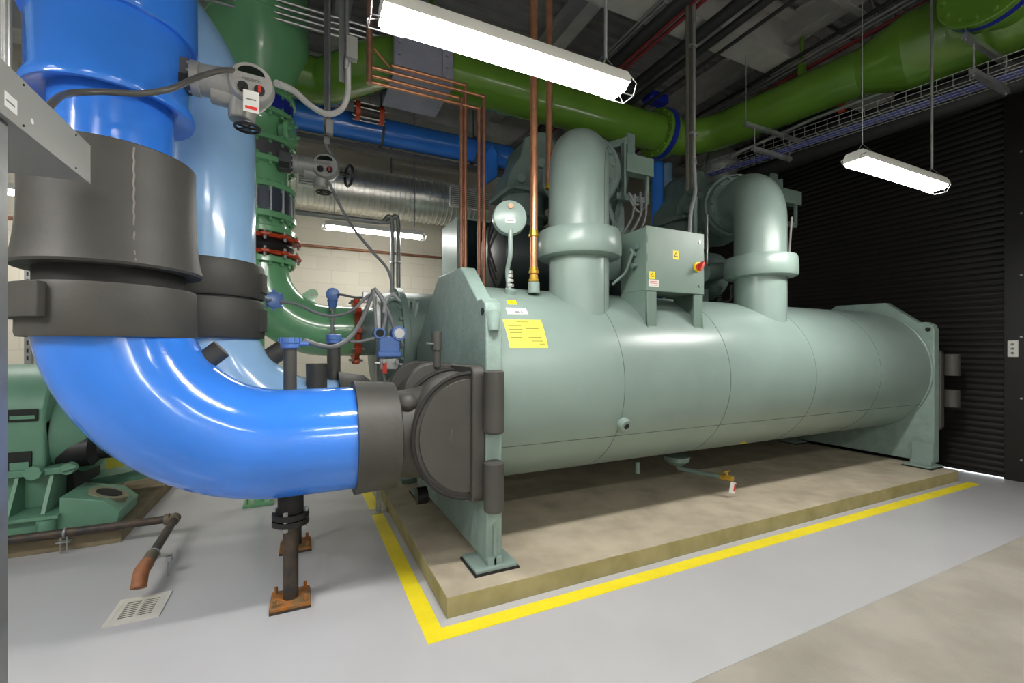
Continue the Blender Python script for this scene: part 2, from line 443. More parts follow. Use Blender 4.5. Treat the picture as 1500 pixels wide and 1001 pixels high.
for z0, z1 in ((0.985,1.375), (0.50,0.81)):
    hs = MB().lathe((1.085,2.535,z0), Z, [(0,0.055),(0.01,0.064),(z1-z0-0.01,0.064),(z1-z0,0.05)], 24).build('hinge_sleeve', 'foam', ch)
for z0, z1 in ((1.20,1.45),(0.83,1.03)):
    MB().lathe((6.95,2.50,z0), Z, [(0,0.07),(z1-z0,0.07)], 24).build('hinge_sleeve', 'foam', ch)
MB().prism(rrect(2.56,4.18,0.54,1.5,0.06), 'x', 6.85, 6.93).build('flange_cover', 'foam', ch, bevel=0.01)
# vent stub on the water box
q = V((0.86,3.02,1.38))
mb = MB().cyl(q, q+V((0,0,0.13)), 0.028, n=16); mb.cyl(q+V((0,0,0.12)), q+V((0,0,0.25)), 0.036, n=20)
vs = mb.build('vent_stub', 'foam', ch)
MB().cyl(q+V((-0.03,-0.02,0.16)), q+V((-0.085,-0.04,0.165)), 0.008, n=8).build('vent_cock', 'steel', vs)
# nozzle necks
YP = (2.95, 3.8); ZP = 0.954
for yy in YP:
    mb = MB().lathe((0.50,yy,ZP), X, [(0,0.275),(0.1,0.28),(0.2,0.30),(0.35,0.34)], 40)
    nn = mb.build('water_nozzle', 'foam', ch)
    MB().sphere((0.60,yy-0.17,ZP+0.215), 0.075, 16, (0.9,1,0.9)).build('foam_bulge', 'foam', nn)
# black round cap under the water box
MB().cyl((0.82,3.45,0.36),(0.90,3.45,0.36),0.065,n=20).build('drain_cap', 'rubber', ch)
# shell port
p = on_shell(912, 620); nrm = V((0,p.y-YC,p.z-ZC)).normalized()
mb = MB().cyl(p-nrm*0.01, p+nrm*0.05, 0.05, n=28); po = mb.build('shell_port', 'teal', ch, bevel=0.006)
MB().cyl(p+nrm*0.048, p+nrm*0.053, 0.022, n=20).build('port_hole', 'slot', po)
# labels on shell (thin curved sheets)
def patch(name, pts, m, parent, off=0.0015, n=10):
    tl, tr, br, bl = [on_shell(*q) for q in pts]
    A = [shell_ang(q) for q in (tl,tr,br,bl)]; Xs = [q.x for q in (tl,tr,br,bl)]
    vs = []; fs = []
    for i in range(n+1):
        s = i/n
        xa = Xs[0]*(1-s)+Xs[3]*s; xb = Xs[1]*(1-s)+Xs[2]*s; aa = A[0]*(1-s)+A[3]*s; ab = A[1]*(1-s)+A[2]*s
        vs += [shell_pt(xa,aa,RS+off), shell_pt(xb,ab,RS+off), shell_pt(xa,aa,RS-0.001), shell_pt(xb,ab,RS-0.001)]
    for i in range(n):
        a = i*4; b = a+4
        fs += [(a,a+1,b+1,b), (a,b,b+2,a+2), (a+1,a+3,b+3,b+1)]
    fs += [(0,2,3,1), (n*4,n*4+1,n*4+3,n*4+2)]
    return MB().add(vs, fs).build(name, m, parent, smooth=False)
def inner(pts, s0, s1, t0, t1):
    tl, tr, br, bl = [V((q[0],q[1])) for q in pts]
    def P(s,t): return (tl*(1-s)+tr*s)*(1-t)+(bl*(1-s)+br*s)*t
    return [P(s0,t0), P(s1,t0), P(s1,t1), P(s0,t1)]
big = [(736,468.5),(792,469),(803,510),(747,510)]
lb = patch('instruction_label', big, 'yellow_label', ch)
tag(lb, 'pale yellow printed sheet stuck on the shell')
k = 0
for (s0,s1,t0) in ((.36,.66,.07),(.1,.44,.2),(.54,.9,.18),(.1,.46,.33),(.54,.88,.3),(.1,.42,.45),(.54,.74,.42),(.1,.4,.62),(.1,.5,.72),(.56,.9,.62),(.62,.92,.75),(.8,.95,.85)):
    patch('print_line', inner(big, s0, s1, t0, t0+0.022), 'ink', lb, 0.002, 2)
wl = [(740.5,451),(770,452),(774,460.5),(743.5,460.5)]
lb = patch('white_label', wl, 'white', ch); patch('print_line', inner(wl,.4,.6,.55,.75), 'inkgrey', lb, 0.002, 2); patch('print_line', inner(wl,.68,.76,.55,.75), 'inkgrey', lb, 0.002, 2)
sl = [(741.5,439.5),(755,440),(757.5,446.5),(744,446)]
lb = patch('caution_label', sl, 'caution', ch); patch('print_line', inner(sl,.4,.6,.35,.6), 'inkblack', lb, 0.002, 2)
patch('yellow_sticker', [(1083,650),(1092,647),(1094,649),(1086,652)], 'caution', ch)
# drain valve underneath
mb = MB().lathe((3.45,3.35,0.43), Z*-1, [(0,0.13),(0.05,0.12),(0.09,0.07)], 24); mb.sweep(fillet([(3.45,3.35,0.40),(3.45,3.35,0.30),(3.6,2.95,0.30)],0.05,6), 0.022, 10)
dv = mb.build('drain_line', 'teal_dark', ch)
q = V((3.62,2.9,0.30)); mb = MB().cyl(q-V((0.02,-0.08,0)), q+V((0.02,-0.05,0)), 0.028, n=12); mb.cyl(q, q+V((0,0,0.06)), 0.01, n=8); mb.bb(q.x-0.05,q.x+0.04,q.y-0.01,q.y+0.01,q.z+0.055,q.z+0.065)
mb.build('drain_valve', 'brass', dv)
tg = MB().box(q+V((0.02,-0.045,-0.085)), (0.075,0.004,0.10), Matrix.Rotation(0.25,3,'Y')).build('paper_tag', 'white', dv)
MB().box(q+V((0.045,-0.048,-0.085)), (0.02,0.003,0.07), Matrix.Rotation(0.25,3,'Y')).build('tag_print', 'inkred', tg)
MB().cyl((2.72,3.1,0.50),(2.72,3.1,0.40),0.02,n=10).build('drain_stub', 'teal_dark', ch)

# ---- suction elbows with collars
def suction(x0, bearing):
    y0 = 3.05; r = 0.243; R = 0.37
    d = V((math.sin(bearing), math.cos(bearing), 0))
    c = V((x0,y0,0)); zt = 3.19
    pts = fillet([c+V((0,0,1.55)), c+V((0,0,zt)), c+V((0,0,zt))+d*0.6], R, 18)
    el = MB().sweep(pts, r, 56).build('suction_elbow', 'teal', ch, ang=60)
    # collar
    mb = MB().lathe((x0,y0,2.235), Z, [(0,r-0.01),(0.0,r+0.02),(0.012,0.33),(0.03,0.342),(0.10,0.343),(0.19,0.338),(0.215,0.328),(0.225,r+0.02),(0.24,r-0.01)], 64, caps=False)
    mb.build('foam_collar', 'teal', el)
    mb = MB(); mb.sweep([q + (V((0,-1,0)) if i < 2 else V((0,-1,0)))*0 for i,q in enumerate(pts)], r+0.0015, 3) if False else None
    # lengthwise seam on the jacket
    side = V((0.35,-0.94,0)).normalized(); sm = []
    for i, q in enumerate(pts[:-1]):
        tg_ = (pts[i+1]-q).normalized(); s_ = (side - tg_*side.dot(tg_)); s_.normalize(); sm.append(q+s_*r)
    MB().sweep(sm, 0.003, 6).build('seam', 'groove', el)
    e0 = c+V((0,0,zt))+d*0.5
    mb = MB().lathe(e0, d, [(0,0.25),(0.0,0.31),(0.03,0.33),(0.07,0.33),(0.07,0.36),(0.12,0.375),(0.2,0.36),(0.24,0.30),(0.5,0.28),(0.6,0.34),(0.72,0.34),(0.74,0.26),(1.2,0.26)], 48)
    cp = mb.build('compressor', 'teal_dark', ch)
    MB().bolts(e0, d, 0.30, 16, 0.014, -0.03, 0.0).build('flange_bolt', 'teal_dark', cp)
    return el, cp, d, e0
E1 = suction(2.06, math.radians(36)); E2 = suction(4.30, math.radians(30))
# ---- discharge housings with round bosses
def housing(x0, y0):
    mb = MB(); zf = 3.28
    pl = [(x0-0.30,zf),(x0-0.26,zf+0.18),(x0-0.14,zf+0.36),(x0-0.08,zf+0.58),(x0+0.02,zf+0.68),(x0+0.14,zf+0.70),(x0+0.26,zf+0.62),(x0+0.32,zf+0.42),(x0+0.34,zf+0.0)]
    mb.prism(pl, 'y', y0-0.18, y0+0.3)
    h = mb.build('discharge_casing', 'teal_dark', ch, bevel=0.035, seg=4)
    mb = MB().prism([(a+ (0.02 if a > x0 else -0.02), b+0.0) for a,b in pl], 'y', y0-0.2, y0-0.15)
    mb.build('casing_rim', 'teal_dark', h, bevel=0.01)
    for dx, dz in ((-0.16,0.12),(0.10,0.33),(0.12,0.06)): MB().cyl((x0+dx,y0-0.17,zf+dz),(x0+dx,y0-0.235,zf+dz),0.055,n=20).build('boss', 'teal', h, bevel=0.006)
    mb = MB().bb(x0-0.32,x0+0.40,y0-0.26,y0+0.3,zf-0.04,zf)
    mb.cyl((x0-0.3,y0-0.3,zf-0.02),(x0+0.42,y0-0.3,zf-0.02),0.02,n=10)
    mb.build('casing_flange', 'teal_dark', h, bevel=0.004)
    mb = MB().lathe((x0-0.02,y0,zf-0.04), Z*-1, [(0,0.25),(0.2,0.25),(0.22,0.29),(0.26,0.29),(0.28,0.24),(1.1,0.24)], 40)
    h2 = mb.build('discharge_pipe', 'teal_dark', h)
    return h
housing(2.36, 4.6); housing(4.85, 4.6)
# frame members, gearbox and conduits behind elbow 1
mb = MB()
for (a, b_, r) in (((2.75,3.75,2.1),(3.15,3.75,3.4),0.035),((3.3,3.75,2.1),(2.85,3.75,3.1),0.035),((2.7,4.2,2.0),(2.7,4.2,3.4),0.04),((3.4,4.2,2.0),(3.4,4.2,3.4),0.04),((2.7,4.2,3.3),(3.6,4.2,3.3),0.04),
    ((4.2,3.8,1.9),(4.2,3.8,3.3),0.035),((3.9,4.0,2.1),(4.3,3.8,2.9),0.02),((4.25,3.9,2.1),(3.95,4.0,2.95),0.02),((3.7,4.2,2.75),(4.35,4.2,2.75),0.04)):
    mb.sweep([a, b_], r, 6)
mb.bb(2.85,3.15,3.8,4.1,2.65,3.05); mb.lathe((2.6,4.1,2.55), X, [(0,0.30),(0.1,0.34),(0.9,0.34),(1.0,0.28)], 32)
mb.lathe((3.5,4.1,2.45), X, [(0,0.25),(0.1,0.30),(1.3,0.30),(1.4,0.22)], 32)
fr = mb.build('drive_frame', 'teal_dark', ch)
def jbox(px0, py0, px1, py1, yy, arm):
    a = at(px0, py0, y=yy); b_ = at(px1, py1, y=yy)
    x0, x1 = a.x, b_.x; z1, z0 = a.z, b_.z
    mb = MB().bb(x0, x1, yy, yy+0.12, z0, z1); bx_ = mb.build('junction_box', 'teal_panel', ch, bevel=0.006)
    MB().bb(x0-0.015, x1+0.015, yy-0.012, yy, z0-0.01, z1+0.01).build('box_lid', 'teal_panel', bx_, bevel=0.003)
    mb = MB().bb(x0-0.04,x0-0.015,yy,yy+0.05,z0-0.28,z1+0.12); mb.bb(x0-0.1,x1,yy+0.04,yy+0.08,z0-0.28,z0-0.22); mb.bb(x1-0.05,x1-0.02,yy+0.02,yy+0.05,z0-0.26,z0); mb.bb(x0-0.35,x1,yy+0.10,yy+0.14,z0+0.1,z0+0.15)
    mb.build('box_bracket', 'teal_dark', bx_)
    return bx_
j1 = jbox(919,226,955,258, 3.55, 1); j2 = jbox(1148,277,1172,300, 3.5, 1)
# top lifting brackets of the compressors
for (px, py, yy) in ((925,205,3.75),(1136,262,3.75)):
    q = at(px, py, y=yy)
    mb = MB().bb(q.x-0.05,q.x+0.05,q.y,q.y+0.05,q.z-0.16,q.z+0.07)
    mb.prism([(q.x-0.05,q.z+0.03),(q.x-0.45,q.z-0.15),(q.x-0.45,q.z-0.22),(q.x-0.05,q.z-0.05)], 'y', q.y, q.y+0.04)
    mb.build('lifting_bracket', 'teal_dark', ch, bevel=0.004)
mb = MB()
for i, (a, b_, c_) in enumerate((((930,285),(925,320),(905,352)),((938,282),(938,315),(915,356)),((921,282),(932,300),(945,292)),((946,280),(945,320),(930,350)),((922,292),(935,310),(948,300)))):
    mb.sweep(spline([at(*a, y=3.5), at(*b_, y=3.5), at(*c_, y=3.6)]), 0.012, 8)
mb.build('flexible_conduit', 'flex', j1)
mb = MB().sweep(spline([at(1160,318,y=3.5), at(1158,345,y=3.5), at(1156,372,y=3.45)]), 0.012, 8); mb.build('flexible_conduit', 'white', j2)
# small pipework in the dark between the compressors
mb = MB().sweep(fillet([at(1036,315,y=3.6), at(1036,390,y=3.6), at(1020,392,y=3.6)],0.08), 0.018, 10)
mb.sweep(fillet([at(1071,418,y=3.5), at(1071,441,y=3.5), at(1058,443,y=3.5)],0.06), 0.012, 8)
mb.build('oil_line', 'steel', ch)
mb = MB().bb(3.95,4.25,3.65,3.8,1.95,2.2); mb.sweep([at(1030,400,y=3.7), at(1064,396,y=3.7)], 0.10, 20)
mb.build('oil_cooler', 'teal', ch)
mb = MB()
for i in range(9): q = at(1054.5, 420+i*3, y=3.55); mb.torus(q, Z, 0.02, 0.006, 12, 6)
mb.build('spring_coil', 'steel', ch)
MB().bb(*[k for k in (4.80,4.90,3.3,3.42,1.95,2.32)]).build('support_post', 'teal', ch, bevel=0.004)
# ---- starter cabinet on the condenser
cab = MB().bb(1.62,3.0,4.86,5.46,2.0,3.03).build('starter_cabinet', mat('pale_cabinet', (150,170,164), 0.4), ch, bevel=0.006)
mb = MB()
for i in range(3): mb.bb(1.64+i*0.46,2.08+i*0.46,4.84,4.86,2.1,3.0)
mb.build('cabinet_door', mat('dark_glossy_door', (34,44,46), 0.12), cab, bevel=0.004)
# dark motor barrel between cabinet and elbow
mb = MB().lathe((1.75,4.25,2.45), X, [(0,0.22),(0.04,0.36),(0.10,0.38),(1.6,0.38)], 40)
mt_ = mb.build('motor_barrel', mat('dark_green_black', (40,50,50), 0.4), ch)
mb = MB()
for i in range(3): mb.sweep(spline([V((1.74,4.0-0.05*i,2.85-0.08*i)), V((1.66,3.96,2.7-0.1*i)), V((1.63,3.93,2.5-0.1*i)), V((1.70,3.92,2.25-0.08*i))],6), 0.011, 6)
mb.build('motor_cable', 'black', mt_)
# ---- condenser shell at the back
YD, ZD, RD = 5.1, 1.55, 0.60
cs = MB().lathe((1.0,YD,ZD), X, [(0,RD),(5.6,RD)], 64).build('condenser_shell', 'teal_dark', ch)
MB().lathe((0.94,YD,ZD), X, [(0,RD+0.05),(0.07,RD+0.05)], 64).build('condenser_flange', 'teal_dark', cs, bevel=0.004)
MB().lathe((0.72,YD,ZD), X, [(0,0.38),(0.03,0.52),(0.08,RD-0.02),(0.22,RD)], 64).build('condenser_head', 'teal_dark', cs)
MB().bolts((0.94,YD,ZD), X, RD+0.02, 28, 0.016, -0.03, 0).build('head_bolt', 'teal', cs)
MB().prism([(YD-0.5,0.16),(YD-0.5,2.0),(YD+0.5,2.0),(YD+0.5,0.16)], 'x', 1.05, 1.12).build('tube_sheet', 'teal_dark', ch)
MB().prism([(YD-0.5,0.16),(YD-0.5,2.0),(YD+0.5,2.0),(YD+0.5,0.16)], 'x', 6.6, 6.7).build('tube_sheet', 'teal_dark', ch)
MB().lathe((0.57,5.0,1.70), X, [(0,0.26),(0.3,0.26)], 40).build('condenser_nozzle', 'teal_dark', cs)
for xx in (1.085,6.65): MB().bb(xx-0.14,xx+0.14,YD-0.5,YD+0.5,PADZ,0.165).build('foot', 'teal_dark', ch)
# little fittings near the condenser head
mb = MB().torus(at(578,450,y=4.7), V((0.3,1,0.2)), 0.085, 0.02, 28, 8)
for px, py in ((598,438),(606,440),(613,446)): mb.cyl(at(px,py,y=4.65), at(px,py+14,y=4.65), 0.02, n=10)
mb.sweep([at(612,445,y=4.6), at(606,475,y=4.6), at(606,530,y=4.6)], 0.022, 10)
mb.sweep(spline([at(590,452,y=4.6), at(600,462,y=4.6), at(604,490,y=4.6), at(607,535,y=4.6)]), 0.008, 6)
mb.build('relief_pipe', 'teal', ch)

# ---- control panel on the shell
x0, x1, y0, y1, z0, z1 = 2.50, 3.12, 2.73, 3.06, 1.985, 2.49
cpn = MB().bb(x0,x1,y0+0.022,y1,z0,z1).build('control_panel', 'teal_panel', ch, bevel=0.004)
MB().bb(x0-0.012,x1+0.008,y0,y0+0.02,z0-0.01,z1+0.005).build('panel_door', 'teal_panel', cpn, bevel=0.005)
mb = MB()
for xx, xa in ((x0,x0),(x1-0.012,x1-0.1)):
    mb = MB().prism([(y0+0.02,z0),(y1,z0),(y1,1.9),(2.90,1.72),(2.80,1.66),(2.74,1.62),(y0,1.64)], 'x', xx, xx+0.012)
    mb.bb(xa,xa+0.1,y0+0.01,y0+0.022,1.64,z0)
    mb.build('panel_leg', 'teal_panel', cpn)
for zz in (z0+0.1,(z0+z1)/2,z1-0.1): MB().cyl((x0-0.006,y0-0.002,zz-0.03),(x0-0.006,y0-0.002,zz+0.03),0.006,n=8).build('hinge', 'teal_panel', cpn)
for zz in (z0+0.06, z1-0.07): MB().cyl((x1-0.05,y0,zz),(x1-0.05,y0-0.006,zz),0.012,n=12).build('door_lock', 'steel', cpn)
sw = MB().cyl((x1-0.075,y0,2.205),(x1-0.075,y0-0.012,2.205),0.042,n=24).build('isolator_switch', 'caution', cpn)
mb = MB().cyl((x1-0.075,y0-0.01,2.205),(x1-0.075,y0-0.03,2.205),0.03,n=20); mb.box((x1-0.075,y0-0.045,2.205),(0.022,0.03,0.085), Matrix.Rotation(0.5,3,'Y'))
mb.build('switch_handle', 'starred', sw, bevel=0.003)
def caution(cx, cz, w_, h_):
    l_ = MB().bb(cx-w_/2,cx+w_/2,y0-0.0015,y0,cz-h_/2,cz+h_/2).build('caution_label', 'caution', cpn)
    MB().prism([(cx-w_*0.32,cz-h_*0.2),(cx+w_*0.32,cz-h_*0.2),(cx,cz+h_*0.32)], 'y', y0-0.0025, y0-0.001).build('warning_triangle', 'inkblack', l_)
    MB().prism([(cx-w_*0.2,cz-h_*0.13),(cx+w_*0.2,cz-h_*0.13),(cx,cz+h_*0.2)], 'y', y0-0.003, y0-0.001).build('triangle_fill', 'caution', l_)
caution(2.80,2.285,0.06,0.07); caution(x0+0.045,2.10,0.06,0.06)
l_ = MB().bb(x0+0.01,x0+0.115,y0-0.0015,y0,2.01,2.065).build('warning_label', 'white', cpn)
mb = MB()
for i in range(3): mb.bb(x0+0.022,x0+0.1,y0-0.002,y0-0.001,2.02+i*0.014,2.024+i*0.014)
mb.build('print_line', 'inkred', l_)
mb = MB(); a_ = V((x0-0.01,2.86,2.28))
mb.sweep([a_, a_+V((-0.06,0,0.05))], 0.012, 8); mb.sweep(spline([a_+V((-0.03,0,0.02)), a_+V((-0.05,0.02,-0.06)), a_+V((-0.07,0.05,-0.14)), a_+V((-0.16,0.10,-0.24))]), 0.012, 8)
mb.cyl(a_+V((0.005,0,-0.08)), a_+V((-0.04,0,-0.09)), 0.02, n=10); mb.cyl(a_+V((0.005,-0.02,0.06)), a_+V((-0.03,-0.02,0.06)), 0.02, n=10)
mb.build('cable_gland', 'teal_dark', cpn)

# ================================================================== ROUND GAUGE ON STEM
c = at(747.5, 318, y=2.95); bpt = on_shell(747, 430, RS)
g = thing('round_gauge', 'round grey-green dial housing on a stem beside the copper riser', 'gauge', bpt)
d_ = V((-c.x*0.6,-c.y,0)).normalized()
rg = 24.5/F*c.dot(V((SA,CA,0)))
hd = MB().lathe(c, d_*-1, [(-0.005,rg*0.93),(0,rg),(0.02,rg),(0.03,rg*1.04),(0.055,rg*1.04),(0.075,rg*0.8)], 40).build('dial_housing', 'teal', g)
e_, t_ = perp(d_)
rt = V((d_.y,-d_.x,0))*-1
if rt.x < 0: rt = -rt
q = c+d_*0.006+Z*rg*0.62
MB().cyl(q, q+d_*0.015, 0.018, n=16).build('plug', 'copper_old', hd)
q = c+d_*0.008-Z*rg*0.25
MB().box(q, (rg*0.62,0.003,rg*0.24), math.atan2(rt.y,rt.x)).build('white_label', 'white', hd)
MB().box(q+d_*0.002, (rg*0.42,0.002,rg*0.05), math.atan2(rt.y,rt.x)).build('print_line', 'inkgrey', hd)
top = c-Z*rg*1.02
MB().sweep(spline([top+Z*0.03, top-Z*0.15, V((bpt.x-0.02,bpt.y,bpt.z+0.16)), V((bpt.x,bpt.y,bpt.z-0.02))]), 0.017, 12).build('stem', 'teal', g)
nrm = V((0,bpt.y-YC,bpt.z-ZC)).normalized()
mb = MB().cyl(bpt-nrm*0.02, bpt+nrm*0.035, 0.04, n=20)
mb.build('base_coupling', 'teal', g)
mb = MB()
for i, dz in enumerate((0.05,0.085,0.12,0.15)): mb.cyl(bpt+V((0,0,dz)), bpt+V((0.0,0,dz+0.02)), 0.03-0.003*i, n=6)
mb.build('hex_fitting', 'steel', g)

# ================================================================== MAIN BLUE PIPE
XB, YB = -0.863, YP[0]; RP = 0.314; RB = 0.775
bp = thing('chilled_water_pipe', 'bright blue insulated water pipe bending into the near water box', 'pipe', (XB, YB, 0))
pts = fillet([(XB,YB,1.80),(XB,YB,ZP),(0.50,YB,ZP)], RB, 40)
MB().sweep(pts, RP, 72).build('elbow_jacket', 'blue', bp, ang=60)
MB().lathe((0.30,YB,ZP), X, [(0,0.335),(0.0,0.352),(0.06,0.346),(0.2,0.34),(0.245,0.335),(0.25,0.315),(0.26,0.29)], 56).build('foam_sleeve', 'foam', bp)
cc = (XB,YB)
lb_ = MB().lathe((XB,YB,1.563), Z, [(0,0.318),(0,0.345),(0.02,0.35),(0.23,0.348),(0.247,0.343),(0.247,0.29)], 72).build('foam_band', 'foam', bp)
MB().sector(cc, 0.345, 0.385, math.radians(-178), math.radians(-114), 1.645, 1.80, 16).build('foam_patch', 'foam', lb_, bevel=0.004)
MB().cyl((XB,YB,1.80),(XB,YB,1.95),0.295,n=64).build('foam_neck', 'foam_dark', bp)
mb = MB().lathe((XB,YB,1.895), Z, [(0,0.30),(0,0.368),(0.012,0.376),(0.05,0.366),(0.12,0.356),(0.22,0.347),(0.35,0.344),(0.50,0.343),(0.575,0.343),(0.58,0.338),(0.58,0.24)], 72)
bb_ = mb.build('foam_wrap', 'foam', bp)
q = [V((XB+0.345*math.cos(a),YB+0.345*math.sin(a),0)) for a in (math.radians(-64),)][0]
mb = MB(); sg = []
for i in range(26):
    z_ = 1.915+i*0.0215; sg.append(V((XB,YB,z_))+V((math.cos(math.radians(-62.5+0.35*math.sin(i*2.1))), math.sin(math.radians(-62.5+0.35*math.sin(i*2.1))),0))*((0.372 if i==0 else 0.362 if i<3 else 0.352 if i<7 else 0.3455)))
mb.sweep(sg, 0.0045, 6); mb.build('glue_seam', mat('glue_grey', (120,112,106), 0.5), bb_)
MB().lathe((XB,YB,2.40), Z, [(0,0.246),(0.48,0.246)], 64).build('valve_neck_jacket', 'blue', bp)
mb = MB().lathe((XB,YB,2.73), Z, [(0.035,0.24),(0.0,0.315),(0.0,0.335),(0.02,0.342),(0.05,0.335),(0.075,0.322),(2.2,0.322)], 72)
mb.build('upper_jacket', 'blue', bp)
mb = MB().lathe((XB,YB,3.12), Z, [(0.0,0.32),(0,0.345),(0.02,0.352),(0.3,0.352),(1.5,0.352)], 72)
mb.build('jacket_cuff', 'blue', bp)
# foam stubs on the pipe
def stub(parent, p, d_, L, r=0.045, m='foam'):
    return MB().cyl(p, V(p)+V(d_).normalized()*L, r, n=20).build('foam_stub', m, parent)
tpt = at(425, 568, y=YB); stub(bp, V((tpt.x,YB,ZP+RP-0.02)), Z, 0.27, 0.036)
# instrument on that stub
q = V((tpt.x,YB,ZP+RP+0.24))
ins = thing('temperature_transmitter', 'blue round-headed transmitter on a black stub of the bright blue pipe', 'transmitter', q)
mb = MB().lathe(q, Z, [(0,0.035),(0.005,0.05),(0.03,0.052),(0.035,0.058),(0.06,0.058),(0.065,0.05)], 24); mb.cyl(q+V((0.04,0,0.03)), q+V((0.10,0,0.03)), 0.014, n=12)
mb.build('head', 'meterblue', ins)
mb = MB()
for i in range(12):
    a = 2*PI*i/12; mb.box(q+V((0.058*math.cos(a),0.058*math.sin(a),0.05)), (0.01,0.01,0.03), a)
mb.build('cap_ribs', 'meterblue', ins)
# stub on the bend (facing the far pipe)
p = at(303,523,y=YB); 
stub(bp, p+V((0.0,-0.0,0))+V((-0.05,0,-0.06)), V((0.62,0,0.55)), 0.16, 0.055)
# ================================================================== LIGHT BLUE PIPE
X2, Y2 = -0.61, YP[1]
lp = thing('return_water_pipe', 'pale blue insulated water pipe standing behind the bright blue one', 'pipe', (X2, Y2, 0))
pts = fillet([(-3.4,Y2,4.15),(X2,Y2,4.15),(X2,Y2,2.0)], 1.15, 30)
MB().sweep(pts, RP, 64).build('upper_jacket', 'lightblue', lp, ang=60)
pts = fillet([(X2,Y2,2.0),(X2,Y2,ZP),(0.50,Y2,ZP)], RB, 32)
MB().sweep(pts, RP, 64).build('elbow_jacket', 'lightblue', lp, ang=60)
MB().lathe((0.27,Y2,ZP), X, [(0,0.335),(0.0,0.38),(0.06,0.36),(0.2,0.34),(0.26,0.29)], 48).build('foam_sleeve', 'foam', lp)
for z0_, z1_ in ((1.585,1.852),(1.868,2.113)):
    f_ = MB().lathe((X2,Y2,z0_), Z, [(0,0.318),(0,0.362),(0.02,0.372),(z1_-z0_-0.02,0.37),(z1_-z0_,0.362),(z1_-z0_,0.318)], 64).build('foam_band', 'foam', lp)
    MB().sector((X2,Y2), 0.37, 0.388, math.radians(-20), math.radians(10), z0_+0.05, z1_-0.06, 8).build('foam_patch', 'foam', f_)
MB().cyl((X2,Y2,1.83),(X2,Y2,1.89),0.35,n=48).build('foam_neck', 'foam_dark', lp)
p = at(400,516,y=Y2); stub(lp, p+V((-0.09,0,-0.09)), V((0.7,0,0.5)), 0.2, 0.07)
p = at(489,555,y=Y2); stub(lp, V((p.x,Y2,ZP+RP-0.02)), Z, 0.30, 0.05)
p2 = at(467,560,y=Y2); mb = MB().lathe((p2.x-0.02,Y2-0.16,ZP+RP-0.24), Z, [(0,0.07),(0.37,0.075)], 20).build('foam_stub', 'foam', lp)
q = V((p.x,Y2,ZP+RP+0.28))
ins2 = thing('temperature_transmitter', 'blue transmitter head on the black stub of the pale blue pipe', 'transmitter', q)
mb = MB().lathe(q, Z, [(0,0.04),(0.005,0.055),(0.03,0.055),(0.035,0.06),(0.07,0.06),(0.075,0.05)], 20); mb.cyl(q+V((0.04,0,0.035)), q+V((0.12,0,0.035)), 0.014, n=12)
mb.build('head', 'meterblue', ins2)

# ================================================================== GREEN PIPE STACK
XG, YG, ZG = -0.36, 5.0, 1.70
gp = thing('condenser_water_pipe', 'glossy green pipe stack with bolted flanges bending to the condenser', 'pipe', (XG, YG, 0))
MB().sweep(fillet([(XG,YG,2.34),(XG,YG,ZG),(0.50,YG,ZG)], 0.62, 30), 0.265, 56).build('elbow', 'green', gp, ang=60)
def gl(name, prof, m='green', n=56, **k): return MB().lathe((XG,YG,0), Z, prof, n).build(name, m, gp, **k)
gl('reducer', [(3.95,0.27),(4.10,0.29),(4.38,0.44),(5.28,0.44)])
gl('weld_ring', [(4.60,0.44),(4.605,0.446),(4.62,0.446),(4.625,0.44)])
def gflange(z0_, z1_, r=0.325, m='green', nb=16, br=0.017, h=0.03, both=True):
    f_ = gl('flange', [(z0_,0.2),(z0_,r-0.005),(z0_+0.005,r),(z1_-0.005,r),(z1_,r-0.005),(z1_,0.2)], m)
    MB().bolts((XG,YG,0), Z, r-0.035, nb, br, z0_-h, z1_+h).build('bolt', m, f_)
    return f_
gl('butterfly_valve', [(3.79,0.2),(3.79,0.30),(3.92,0.30),(3.92,0.2)], 'bluepaint')
gflange(3.925,3.965); gflange(3.735,3.78)
gl('upper_body', [(3.50,0.25),(3.55,0.235),(3.70,0.235),(3.74,0.25)])
gflange(3.47,3.52); gflange(3.27,3.32)
gl('valve_body', [(3.32,0.29),(3.47,0.29)], 'greydark')
gl('middle_body', [(3.05,0.25),(3.27,0.25)])
gflange(3.03,3.08); gflange(2.75,2.805)
f_ = gl('barrel', [(2.80,0.29),(3.03,0.29)], mat('slate_barrel', (60,70,84), 0.4))
MB().bolts((XG,YG,0), Z, 0.305, 16, 0.011, 2.80, 3.03, n=10).build('tie_rod', 'steel', f_)
gl('spool', [(2.66,0.25),(2.77,0.25)])
gflange(2.61,2.665)
def oring(z0_):
    f_ = gl('orange_ring', [(z0_,0.25),(z0_,0.335),(z0_+0.02,0.345),(z0_+0.035,0.335),(z0_+0.035,0.25)], 'orange')
    for i in range(12):
        a = 2*PI*i/12+0.2; MB().box((XG+0.345*math.cos(a),YG+0.345*math.sin(a),z0_+0.018), (0.06,0.07,0.032), a).build('ring_lug', 'orange', f_, bevel=0.006)
    for i in range(12):
        a = 2*PI*i/12+0.2; c_ = V((XG+0.352*math.cos(a),YG+0.352*math.sin(a),0)); MB().cyl(c_+Z*(z0_-0.03), c_+Z*(z0_+0.06), 0.014, n=6).build('bolt', 'steel', f_)
oring(2.555); oring(2.40)
gl('rubber_bellows', [(2.42,0.27),(2.45,0.29),(2.50,0.31),(2.55,0.29),(2.57,0.27)], 'rubber')
gflange(2.33,2.385)
